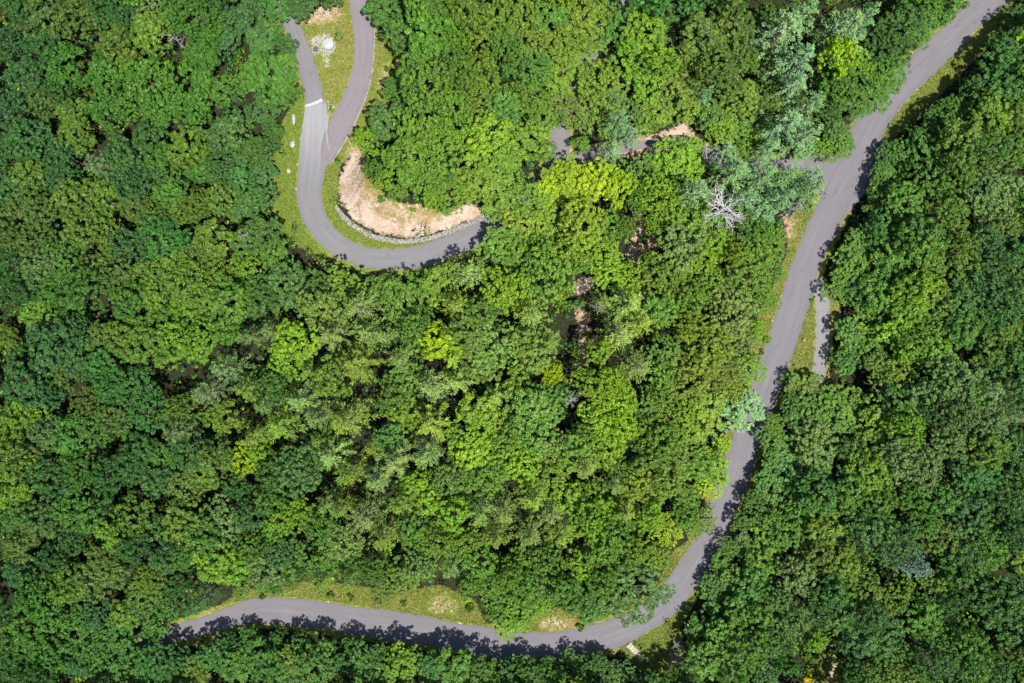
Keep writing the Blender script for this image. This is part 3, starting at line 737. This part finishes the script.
for ri, (u, v, r, c, form) in enumerate(RECORDS):
    near_gap = min(math.hypot(u - a, v - b) - r for a, b in GAPS) < 12
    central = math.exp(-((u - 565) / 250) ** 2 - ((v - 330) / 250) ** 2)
    if form == 'b' and rg.random() < .25 + .6 * central: form = 'n'
    rm = r * S
    name, cat = KIND[form]
    if form == 's':
        h = rm * rg.uniform(1.0, 1.4)
    elif form == 'd':
        h = 4.5 if (r < 10 and v > 600) else 10 + r * .45
    elif form in 'fw':
        h = 12.3 + rm * 1.75 + rg.normal(0, 1.0)
    else:
        h = 7.2 + rm * 1.6 + rg.normal(0, 1.2)
    if form in 'bn':
        g0 = road_gap(*px(*P(u, v, h * .7)))[0]
        if g0 < 26: h *= .42 if v > 640 and 610 < u < 700 else .66 if v > 640 else .40 if (u > 860 and v < 200) else .46 if u > 690 else .56
        elif g0 < 50: h *= .7
    # near a road's outer side the trees are lower; lower them until the base clears the asphalt
    for _ in range(12):
        zc = h * (.5 if form == 's' else .74)
        x, y = P(u, v, zc)
        bu, bv = px(x, y)
        gap, rp = road_gap(bu, bv)
        if form == 's' or gap > 1.0 + r * .08 or h < 5.5: break
        h *= .9
    if gap < 1.0 + r * .08 and form != 's':
        d = np.array([bu - rp[0], bv - rp[1]]); d /= np.linalg.norm(d) + 1e-6
        sh = (1.0 + r * .08 - gap)
        bu, bv = bu + d[0] * sh, bv + d[1] * sh
        x, y = (bu - CX) * S, (CY - bv) * S
    z = float(hill_z(np.array([bu]), np.array([bv]))[0])
    k = (H - zc) / H
    R = rm * k * (1.5 if form == 'd' and r > 15 else 1.0 if form in 'sd' else 1.22 if form in 'fw' else 1.2)
    if near_gap and form in 'bnfw': R *= .78
    lean = rg.uniform(0, 6.283)
    sc = (R, R * rg.uniform(.76, 1.18), h)
    base = np.array(COLOURS[c][0])
    if c not in 'WF':
        # neighbours share hue; lens vignette painted into colour: lighter middle, darker outside and west
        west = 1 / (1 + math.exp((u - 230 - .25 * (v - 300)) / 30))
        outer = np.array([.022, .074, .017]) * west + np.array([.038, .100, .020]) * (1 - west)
        stand_vignette = np.array([.205, .295, .025]) * central + outer * (1 - central)
        if c not in 'MTK': base = base * .58 + stand_vignette * .42
        if form in 'fw' and c not in 'MT': base = base * 1.14
        base = base * rg.uniform(.90, 1.12) * np.array([rg.uniform(.92, 1.1), 1, rg.uniform(.85, 1.2)])
    pick = int(rg.integers(6 if form == 'n' else 10))
    if ri not in KEEP:
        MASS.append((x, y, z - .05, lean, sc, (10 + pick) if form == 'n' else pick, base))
        THINGS.append((None, u, v, r, c, form)); continue
    root = empty(name, (x, y, z - .05), lean, sc)
    if form == 's':
        cr = obj('foliage', SHRUB[rg.integers(3)], root); tr = obj('stems', STEM, root)
    elif form == 'd':
        t_, b_ = SNAG[0 if r > 15 else rg.integers(1, 3)]
        tr = obj('trunk', t_, root); cr = obj('branches', b_, root)
    elif form in 'fw':
        cm, tm = (PINE if form == 'f' else WISPY)[rg.integers(4 if form == 'f' else 2)]
        cr = obj('crown', cm, root); tr = obj('trunk', tm, root)
    else:
        cr = obj('crown', (FINE if form == 'n' else BROAD)[pick], root); tr = obj('trunk', BTRUNK[rg.integers(4)], root)
        SOURCE.setdefault((10 + pick) if form == 'n' else pick, (cr, tr))
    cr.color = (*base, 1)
    root['category'] = cat; root['group'] = GROUPS[cat]
    BASES.append((x, y, R))
    THINGS.append((root, u, v, r, c, form))

# ------------------------------------------------------------------ labels: each tree by its look and by the landmark from which it is counted
LAND = [(323, 43, 'the white gravel patch'), (393, 258, 'the hairpin bend'), (314, 102, 'the white road seam'), (410, 220, 'the bare earth bank'), (719, 209, 'the big white dead tree'), (648, 62, 'the tall lime crown'),
        (590, 182, 'the broad yellow-lime crown'), (640, 240, 'the pink earth strip'), (560, 145, 'the lane under the trees'), (832, 165, 'the road junction'), (821, 340, 'the parking spur'), (794, 373, 'the white mailbox'), (740, 411, 'the road-hugging mint crown'),
        (636, 652, 'the stone steps'), (809, 679, 'the yellow shrub'), (630, 590, 'the big round dark crown'), (919, 568, 'the pale blue conifer'), (388, 437, 'the small jade crown'), (570, 398, 'the dark canopy gap'),
        (294, 118, 'the white boulders'), (985, 20, 'the main road top'), (190, 630, 'the lower road end'), (10, 10, 'the top left corner'), (360, 10, 'the side road top'), (152, 85, 'the big speckled crown'),
        (15, 430, 'the edge lime crowns'), (294, 345, 'the lone lime crown'), (535, 416, 'the jade crown pair'), (715, 40, 'the olive crowns'), (840, 56, 'the yellow-lime pine neighbour'), (1013, 419, 'the right edge snag'),
        (550, 625, 'the roadside dirt patch'), (330, 612, 'the shaded lower road'), (178, 431, 'the small western snag'), (715, 530, 'the road pinch'), (880, 426, 'the eastern lime crowns'), (584, 285, 'the tan earth spot'), (834, 670, 'the dirt track')]
DIRS = ['right of', 'above right of', 'above', 'above left of', 'left of', 'below left of', 'below', 'below right of']
ORD = ['first', 'second', 'third', 'fourth', 'fifth', 'sixth', 'seventh', 'eighth', 'ninth', 'tenth', 'eleventh', 'twelfth']
FORMW = {'b': 'clumpy', 'n': 'fine-leaved', 'f': 'feathery', 'w': 'thin feathery', 'd': '', 's': 'low'}
SIZEW = lambda r, f: ('' if f == 's' else 'small' if r < 14.5 else 'middling' if r < 18.5 else 'large' if r < 22.5 else 'very large')
best = {}
for (lu, lv, ln) in LAND:
    cls = {}
    for i, (root, u, v, r, c, form) in enumerate(THINGS):
        d = math.hypot(u - lu, v - lv)
        if d < 6 or d > 260: continue
        s = int(round(math.atan2(lv - v, u - lu) / (math.pi / 4))) % 8
        cls.setdefault((s, c, KIND[form][1]), []).append((d, i))
    for (s, c, cat), lst in cls.items():
        for k, (d, i) in enumerate(sorted(lst)):
            cost = d * (1 + .9 * k)
            if k < 12 and (i not in best or cost < best[i][0]):
                best[i] = (cost, k, s, ln)
SPECIAL = {(719, 209): 'big white dead tree with bare branches fanned out beside the mint pines', (797, 206): 'grey bare dead tree beside the road under the road junction', (809, 679): 'golden yellow flowering shrub beside the dirt track at the picture bottom',
           (740, 411): 'mint green broadleaf tree whose round crown overhangs the main road', (919, 568): 'pale blue-green conifer standing alone among the dark broadleaf crowns', (630, 590): 'very large round dark green tree just above the lower road bend',
           (676, 645): 'grey bare dead tree beside the small lawn and the stone steps', (570, 398): 'bare dead tree leaning over the dark gap in the canopy', (388, 437): 'small jade green broadleaf tree among the feathery olive conifers'}
for i, (root, u, v, r, c, form) in enumerate(THINGS):
    if root is None: continue
    cat = root['category']; cw = COLOURS[c][1]
    if (int(u), int(v)) in SPECIAL:
        root['label'] = SPECIAL[(int(u), int(v))]; continue
    cost, k, s, ln = best[i]
    size = SIZEW(r, form)
    head = ' '.join(w for w in (size, cw, cat) if w)
    root['label'] = f"{head}, {ORD[k]} such {'shrub' if cat == 'shrub' else 'tree'} {DIRS[s]} {ln}"
    if len(root['label'].split()) > 16:
        root['label'] = f"{cw} {cat}, {ORD[k]} such one {DIRS[s]} {ln}"
    if len(root['label'].split()) > 16:
        root['label'] = f"{cw} {cat}, {ORD[k]} such {DIRS[s]} {ln}"
seen = {}
for t_ in THINGS:
    if t_[0] is None: continue
    seen.setdefault(t_[0]['label'], []).append(t_[0])
print('TREES', len(THINGS), 'dup labels', sum(len(x) - 1 for x in seen.values()), {k: sum(1 for t_ in THINGS if t_[0] is not None and t_[0]['category'] == k) for k in GROUPS})


def canopy_mass():
    """the smaller broadleaf trees, past the 300 largest, as one object: points that carry the same crowns and trunks"""
    m = leaf_material('leaf_of_mass', False)
    for nd in m.node_tree.nodes:
        if nd.type == 'ATTRIBUTE' and nd.attribute_name == 'leafcol': nd.attribute_type = 'INSTANCER'
    n = len(MASS)
    me = bpy.data.meshes.new('forest_canopy'); me.vertices.add(n)
    me.vertices.foreach_set('co', np.array([q[:3] for q in MASS], np.float32).ravel())
    for nm, typ, data, key in (('turn', 'FLOAT_VECTOR', [(0, 0, q[3]) for q in MASS], 'vector'), ('size', 'FLOAT_VECTOR', [q[4] for q in MASS], 'vector'),
                               ('form', 'INT', [q[5] for q in MASS], 'value'), ('leafcol', 'FLOAT_COLOR', [(*q[6], 1) for q in MASS], 'color')):
        a = me.attributes.new(nm, typ, 'POINT'); a.data.foreach_set(key, np.array(data, np.int32 if typ == 'INT' else np.float32).ravel())
    o = obj('forest_canopy', me)
    g = bpy.data.node_groups.new('canopy', 'GeometryNodeTree')
    g.interface.new_socket('Geometry', in_out='INPUT', socket_type='NodeSocketGeometry'); g.interface.new_socket('Geometry', in_out='OUTPUT', socket_type='NodeSocketGeometry')
    N = lambda t: g.nodes.new(t); Lk = g.links.new
    gi = N('NodeGroupInput'); go = N('NodeGroupOutput'); jn = N('GeometryNodeJoinGeometry'); Lk(jn.outputs[0], go.inputs[0])

    def named(nm, typ):
        a = N('GeometryNodeInputNamedAttribute'); a.data_type = typ; a.inputs['Name'].default_value = nm
        return a.outputs[0]
    for k, (cr, tr) in SOURCE.items():
        cmp_ = N('FunctionNodeCompare'); cmp_.data_type = 'INT'; cmp_.operation = 'EQUAL'
        ii = [q for q in cmp_.inputs if q.type == 'INT']
        Lk(named('form', 'INT'), ii[0]); ii[1].default_value = k
        for part in (cr, tr):
            oi = N('GeometryNodeObjectInfo'); oi.transform_space = 'ORIGINAL'; oi.inputs[0].default_value = part
            geo = oi.outputs['Geometry']
            if part is cr:
                sm = N('GeometryNodeSetMaterial'); Lk(geo, sm.inputs[0]); sm.inputs['Material'].default_value = m; geo = sm.outputs[0]
            ip = N('GeometryNodeInstanceOnPoints')
            Lk(gi.outputs[0], ip.inputs['Points']); Lk(cmp_.outputs[0], ip.inputs['Selection']); Lk(geo, ip.inputs['Instance'])
            er = N('FunctionNodeEulerToRotation'); Lk(named('turn', 'FLOAT_VECTOR'), er.inputs[0]); Lk(er.outputs[0], ip.inputs['Rotation'])
            Lk(named('size', 'FLOAT_VECTOR'), ip.inputs['Scale'])
            Lk(ip.outputs[0], jn.inputs[0])
    md = o.modifiers.new('trees', 'NODES'); md.node_group = g
    tag(o, 'smaller green broadleaf crowns filling the canopy between the large trees', 'forest', kind='stuff')


canopy_mass()


# ------------------------------------------------------------------ undergrowth between the trees, and the woods that go on outside the photo
def free_floor(n, x0, x1, y0, y1, rg, margin):
    out = []
    U = rg.uniform(x0, x1, n); V = rg.uniform(y0, y1, n)
    bad = np.zeros(n, bool)
    for poly, _ in DIRT: bad |= inpoly(U, V, poly)
    for poly, _ in GRAVEL: bad |= inpoly(U, V, poly)
    for poly, _ in GRASS: bad |= inpoly(U, V, poly) & (rg.random(n) > .06)
    d = np.full(n, 1e9)
    for q, w in zip(RP[::2], RW[::2]):
        d = np.minimum(d, np.hypot(U - q[0], V - q[1]) - w)
    bad |= d < margin
    return U[~bad], V[~bad]


rg = np.random.default_rng(33)
U, V = free_floor(9000, -20, 1044, -20, 703, rg, 6.0)
C, N, T, K = [], [], [], []
pal = [COLOURS[q][0] for q in 'GDBEYOGL']
HZ = hill_z(U, V)
for u, v, hz in zip(U, V, HZ):
    x, y = P(u, v)
    n = 20
    rad = rg.uniform(.6, 1.7); z = hz + rg.uniform(.3, 5.5)
    dd = unit(rg.normal(size=(n, 3)) + np.array([0, 0, .6]))
    C.append(np.array([x, y, z]) + dd * np.array([rad, rad, rad * .6]) * rg.uniform(.5, 1, (n, 1)))
    N.append(dd + rg.normal(0, .4, (n, 3)) + np.array([0, 0, .4])); T.append(np.clip(.45 + rg.normal(0, .2, n), 0, 1))
    K.append(np.tile(np.append(np.array(pal[rg.integers(8)]) * rg.uniform(.85, 1.25), 1), (n, 1)))
C = np.vstack(C); L = rg.uniform(.3, .75, len(C))
me = mesh_np('undergrowth', leaf_quads(C, np.vstack(N), L, L * .6, rg), quads(len(C)), [M_WOODS], {'tint': ('FACE', 'FLOAT', np.concatenate(T)), 'leafcol': ('FACE', 'FLOAT_COLOR', np.vstack(K))})
tag(obj('undergrowth', me), 'green saplings and ferns covering the forest floor between the trunks', 'undergrowth', kind='stuff')

C, N, T, K = [], [], [], []
cells = []
for gx in np.arange(-160, 1190, 40):
    for gy in np.arange(-150, 840, 40):
        u, v = gx + rg.uniform(-11, 11), gy + rg.uniform(-11, 11)
        if 26 < u < 998 and 18 < v < 665: continue
        if road_gap(u, v)[0] < 16: continue
        cells.append((u, v))
for u, v in cells:
    x, y = P(u, v)
    c, n, t = broad_points(rg, 9, 9, 15, 1.0, .62, .8)
    r_ = rg.uniform(.85, 1.15)
    C.append(c * np.array([r_, r_, rg.uniform(.8, 1.05)]) + np.array([x, y, 0])); N.append(n); T.append(t)
    K.append(np.tile(np.append(np.array(pal[rg.integers(8)]) * rg.uniform(.9, 1.1), 1), (len(c), 1)))
C = np.vstack(C); L = rg.uniform(.5, .95, len(C))
me = mesh_np('woods', leaf_quads(C, np.vstack(N), L, L * .7, rg), quads(len(C)), [M_WOODS], {'tint': ('FACE', 'FLOAT', np.concatenate(T)), 'leafcol': ('FACE', 'FLOAT_COLOR', np.vstack(K))})
tag(obj('surrounding_woods', me), 'mixed green woods carrying on around the edges of the view', 'woods', kind='stuff')

# grass blades on the verges
rg = np.random.default_rng(41)
C, K = [], []
for poly, dry in GRASS:
    pa = np.array(poly)
    lo, hi = pa.min(0), pa.max(0)
    n = int((hi[0] - lo[0]) * (hi[1] - lo[1]) * 2.2)
    u = rg.uniform(lo[0], hi[0], n); v = rg.uniform(lo[1], hi[1], n)
    ok = inpoly(u, v, poly)
    d = np.full(n, 1e9)
    for q, w in zip(RP[::2], RW[::2]):
        d = np.minimum(d, np.hypot(u - q[0], v - q[1]) - w)
    ok &= d > .8
    for dp, _ in DIRT + GRAVEL: ok &= ~inpoly(u, v, dp) | (rg.random(n) < .22)
    u, v = u[ok], v[ok]
    z = hill_z(u, v)
    C.append(np.column_stack([(u - CX) * S, (CY - v) * S, z + .06]))
    f = np.clip(dry + rg.normal(0, .25, len(u)), 0, 1)[:, None]
    K.append((1 - f) * np.array([.088, .146, .017]) + f * np.array([.22, .19, .055]))
C = np.vstack(C); K = np.vstack(K); n = len(C)
nn = rg.normal(0, .55, (n, 3)) + np.array([0, 0, .8])
L = rg.uniform(.2, .6, n)
me = mesh_np('grass', leaf_quads(C, nn, L, L * .4, rg), quads(n), [M_WOODS], {'tint': ('FACE', 'FLOAT', np.clip(rg.normal(.45, .2, n), 0, 1)), 'leafcol': ('FACE', 'FLOAT_COLOR', np.column_stack([K, np.ones(n)]))})
tag(obj('grass', me), 'short green and straw coloured grass on the road verges', 'grass', kind='stuff')


# ------------------------------------------------------------------ stones, wall, rings, steps, mailbox ...
def rock(rg, size):
    """irregular rounded stone, returns verts/faces around origin"""
    V3, F = [], []
    nr, ns = 5, 8
    for i in range(nr):
        th = math.pi * (i + .5) / nr
        for k in range(ns):
            ph = 2 * math.pi * k / ns
            d = np.array([math.sin(th) * math.cos(ph), math.sin(th) * math.sin(ph), math.cos(th)])
            V3.append(d * np.array(size) * rg.uniform(.78, 1.12))
    for i in range(nr - 1):
        for k in range(ns):
            k2 = (k + 1) % ns
            F.append((i * ns + k, (i + 1) * ns + k, (i + 1) * ns + k2, i * ns + k2))
    F.append(tuple(range(ns))); F.append(tuple((nr - 1) * ns + k for k in reversed(range(ns))))
    a = rg.uniform(0, 6.28); ca, sa = math.cos(a), math.sin(a)
    return [np.array([v[0] * ca - v[1] * sa, v[0] * sa + v[1] * ca, v[2]]) for v in V3], F


def rocks(places, rg):
    parts = []
    for (x, y, z, s) in places:
        v, f = rock(rg, s)
        parts.append(([q + np.array([x, y, z]) for q in v], f))
    return join(parts)


rg = np.random.default_rng(55)
wp, _ = spline([(336, 206), (343, 216), (354, 226), (372, 236), (396, 241), (420, 240), (448, 232), (470, 223), (486, 215)], [1] * 9, 1.6)
core, cap = [], []
for i, (u, v) in enumerate(wp):
    tq = wp[min(i + 1, len(wp) - 1)] - wp[max(i - 1, 0)]; tq = tq / np.linalg.norm(tq); nv = np.array([-tq[1], tq[0]])
    taper = .55 + .45 * min(1, i / 10)
    for off in (-1.5, 0, 1.5):
        q = np.array([u, v]) + nv * (off * taper + rg.normal(0, .25)) + tq * rg.normal(0, .3)
        x, y = P(*q)
        core.append((x, y, .08, (rg.uniform(.17, .30), rg.uniform(.15, .26), rg.uniform(.2, .34))))
    q = np.array([u, v]) + nv * rg.normal(0, .6); x, y = P(*q)
    cap.append((x, y, .30, (rg.uniform(.10, .38), rg.uniform(.10, .30), rg.uniform(.08, .3))))
x, y = P(396, 241)
wall = empty('stone_wall', (0, 0, 0))
tag(wall, 'low curved wall of grey stones between the hairpin bend and earth bank', 'stone wall')
v, f = rocks(core, rg); obj('stone_base', mesh_np('stone_base', v, f, [M_STONE]), wall)
v, f = rocks(cap, rg); obj('cap_stones', mesh_np('cap_stones', v, f, [M_STONE]), wall)

# rubble on the earth bank and white gravel
pl = []
bank = DIRT[0][0]
while len(pl) < 420:
    u, v = rg.uniform(338, 488), rg.uniform(146, 238)
    if inpoly(np.array([u]), np.array([v]), bank)[0]:
        x, y = P(u, v); s = rg.uniform(.06, .22) * (1.6 if rg.random() < .06 else 1)
        pl.append((x, y, float(hill_z(np.array([u]), np.array([v]))[0]) + s * .2, (s, s * rg.uniform(.6, 1), s * .6)))
v, f = rocks(pl, rg)
tag(obj('rubble', mesh_np('rubble', v, f, [plain('bank_rock', (.33, .27, .235), .95, .35, 2)])), 'pinkish broken rock scattered over the bare earth bank', 'rubble', kind='stuff')
pl = []
while len(pl) < 230:
    gp = GRAVEL[0 if rg.random() < .8 else 1][0]
    u, v = rg.uniform(308, 340), rg.uniform(30, 115)
    if inpoly(np.array([u]), np.array([v]), gp)[0]:
        x, y = P(u, v); s = rg.uniform(.05, .17)
        pl.append((x, y, s * .3, (s, s * rg.uniform(.7, 1), s * .7)))
v, f = rocks(pl, rg)
tag(obj('gravel', mesh_np('gravel', v, f, [M_WHITE_STONE])), 'white crushed gravel heaped around the concrete ring in the fork', 'gravel', kind='stuff')


def ring_mesh(name, r1, r0, h, mat, seg=28):
    V3, F = [], []
    for k in range(seg):
        a = 2 * math.pi * k / seg; c, s = math.cos(a), math.sin(a)
        b = .04
        V3 += [(r1 * c, r1 * s, -.2), (r1 * c, r1 * s, h - b), ((r1 - b) * c, (r1 - b) * s, h), ((r0 + b) * c, (r0 + b) * s, h), (r0 * c, r0 * s, h - b), (r0 * c, r0 * s, -.2)]
    for k in range(seg):
        k2 = (k + 1) % seg
        for j in range(5):
            F.append((k * 6 + j, k2 * 6 + j, k2 * 6 + j + 1, k * 6 + j + 1))
    return mesh_np(name, V3, F, [mat])


def disc_mesh(name, r, z, mat, seg=28, dome=0.0):
    V3 = [(0, 0, z + dome)] + [(r * math.cos(2 * math.pi * k / seg), r * math.sin(2 * math.pi * k / seg), z) for k in range(seg)]
    return mesh_np(name, V3, [(0, 1 + k, 1 + (k + 1) % seg) for k in range(seg)], [mat])


well = empty('concrete_ring', (*P(329, 45), 0))
tag(well, 'round pale concrete ring with a domed lid on the white gravel patch', 'concrete ring', 'concrete shafts in the road fork')
obj('shaft', ring_mesh('shaft', 1.15, .85, .75, M_RING), well)
obj('lid', disc_mesh('lid', .86, .5, M_RING, dome=.16), well)
well2 = empty('concrete_ring', (*P(316, 49.5), 0))
tag(well2, 'open dark concrete ring filled with water beside the road in white gravel', 'concrete ring', 'concrete shafts in the road fork')
obj('shaft', ring_mesh('shaft', .8, .62, .35, M_STONE), well2)
obj('water', disc_mesh('water', .63, .12, M_DARK), well2)

for (u, v, s, lb) in [(294, 119, (.42, 1.35, .45), 'long white boulder on the grass verge beside the hairpin road, uppermost of three'), (293, 144, (.62, .85, .5), 'rounded white boulder on the grass verge, middle one of three by the road'),
                      (289, 171, (.45, .55, .4), 'small white boulder on the grass verge, lowest of three by the hairpin road')]:
    vv, ff = rock(np.random.default_rng(int(u + v)), s)
    vv = [np.array([a * 1, b, c + s[2] * .45]) for a, b, c in rock(np.random.default_rng(int(v)), (1, 1, 1))[0]]
    vv = [np.array([a * s[0], b * s[1], (c - s[2] * .45) * s[2] + s[2] * .5]) for a, b, c in vv]
    o = obj('boulder', mesh_np('boulder', vv, ff, [M_WHITE_STONE])); o.location = (*P(u, v), 0)
    tag(o, lb, 'boulder', 'white boulders on the verge')


def box(x0, x1, y0, y1, z0, z1, bev=.0):
    b = bev
    V3, F = [], []
    for z, i in ((z0, 0), (z1 - b, 0), (z1, b)):
        V3 += [(x0 + i, y0 + i, z), (x1 - i, y0 + i, z), (x1 - i, y1 - i, z), (x0 + i, y1 - i, z)]
    for r in range(2):
        for k in range(4):
            F.append((r * 4 + k, r * 4 + (k + 1) % 4, r * 4 + 4 + (k + 1) % 4, r * 4 + 4 + k))
    F += [(8, 9, 10, 11), (3, 2, 1, 0)]
    return V3, F


steps = empty('stone_steps', (*P(636, 652), 0))
a = math.atan2(-(660 - 645), 643 - 629); steps.rotation_euler = (0, 0, a)
tag(steps, 'short flight of pale stone steps set in the lawn below the lower road', 'stone steps')
for k in range(7):
    xx = (k - 3) * .66
    V3, F = box(xx - .29, xx + .29, -.62 + .05 * (k % 2), .62 - .04 * (k % 3), -.1, .10, .03)
    obj('step', mesh_np('step', V3, F, [plain('step_stone', (.38, .33, .29), .9, .15, 3)]), steps)
V3, F = box(-2.4, 2.4, -.80, -.68, -.1, .13, .02); obj('edging', mesh_np('edging', V3, F, [M_WOODPOST]), steps)
ribbon('footpath', spline([(647, 662), (652, 654), (657, 649), (660, 645)], [.7, .7, .7, .5], 2), .008, plain('trodden_earth', (.30, .26, .16), .95, .2, 2), 'thin trodden path on the lawn', .1, 3, 15)

mb = empty('mailbox', (*P(793.7, 374.5), 0), .5)
tag(mb, 'white mailbox on a wooden post in the grass beside the main road', 'mailbox')
V3, F = box(-.06, .06, -.06, .06, -.2, 1.05, .01); obj('post', mesh_np('post', V3, F, [M_WOODPOST]), mb)
bp, bf = [], []
seg = 10
for yy in (-.38, .38):
    for k in range(seg + 1):
        an = math.pi * k / seg
        bp.append((.26 * math.cos(an), yy, 1.22 + .2 * math.sin(an)))
    bp += [(-.26, yy, 1.05), (.26, yy, 1.05)]
m_ = seg + 3
for k in range(m_):
    bf.append((k, (k + 1) % m_, m_ + (k + 1) % m_, m_ + k))
bf += [tuple(reversed(range(m_))), tuple(range(m_, 2 * m_))]
obj('box', mesh_np('box', bp, bf, [M_PAINT]), mb)
V3, F = box(.262, .285, -.05, .12, 1.16, 1.42, .005); obj('flag', mesh_np('flag', V3, F, [plain('red_paint', (.5, .04, .03), .5, .05, 5)]), mb)

st = empty('tree_stump', (*P(803.5, 340), 0))
tag(st, 'small reddish brown tree stump in the grass triangle beside the parking spur', 'tree stump')
sv, sf = tube([(0, 0, -.1), (0, 0, .12), (.02, 0, .45)], [.55, .42, .36], 12)
obj('trunk_base', mesh_np('trunk_base', sv, sf, [M_BARK], smooth=True), st)
obj('cut_face', disc_mesh('cut_face', .36, .45, M_RUST, 12, .02), st)

mk = empty('marker_post', (*P(959.5, 50), 0))
tag(mk, 'thin white marker post standing on the verge of the upper main road', 'marker post')
V3, F = box(-.07, .07, -.05, .05, -.2, 1.0, .02); obj('post', mesh_np('post', V3, F, [M_PAINT]), mk)
V3, F = box(-.075, .075, -.056, .056, .78, .90, .004); obj('reflector', mesh_np('reflector', V3, F, [plain('reflector', (.35, .05, .03), .3, .05, 5)]), mk)

# ------------------------------------------------------------------ camera, sun, sky
cam = bpy.data.cameras.new('camera')
cam.sensor_width = 36.0
cam.lens = 18.0 / (110.0 / H)
cam.clip_end = 6000
co = bpy.data.objects.new('camera', cam); COL.objects.link(co)
co.location = (0, 0, H); co.rotation_euler = (0, 0, 0)
SC.camera = co

ELEV = math.radians(67)
hd = Vector((.62, -.78, 0)).normalized()
sun_dir = Vector((hd.x * math.cos(ELEV), hd.y * math.cos(ELEV), math.sin(ELEV)))
sl = bpy.data.lights.new('sun', 'SUN'); sl.energy = 4.7; sl.angle = math.radians(.53); sl.color = (1.0, .96, .88)
so = bpy.data.objects.new('sun', sl); COL.objects.link(so)
so.rotation_euler = (-sun_dir).to_track_quat('-Z', 'Y').to_euler(); so.location = (60, -70, 150)

w = bpy.data.worlds.new('World'); SC.world = w; w.use_nodes = True
nt = w.node_tree; nt.nodes.clear()
sky = nt.nodes.new('ShaderNodeTexSky'); sky.sky_type = 'NISHITA'; sky.sun_disc = False
sky.sun_elevation = ELEV; sky.sun_rotation = math.atan2(hd.x, hd.y)
bg = nt.nodes.new('ShaderNodeBackground'); bg.inputs[1].default_value = .096
ow = nt.nodes.new('ShaderNodeOutputWorld')
nt.links.new(sky.outputs[0], bg.inputs[0]); nt.links.new(bg.outputs[0], ow.inputs[0])

vs = SC.view_settings
vs.view_transform = 'Standard'; vs.look = 'None'; vs.exposure = 1.0; vs.gamma = 1; vs.use_curve_mapping = False
SC.cycles.max_bounces = 5
SC.cycles.diffuse_bounces = 3
SC.cycles.transmission_bounces = 3
SC.cycles.glossy_bounces = 2
SC.cycles.caustics_reflective = False; SC.cycles.caustics_refractive = False
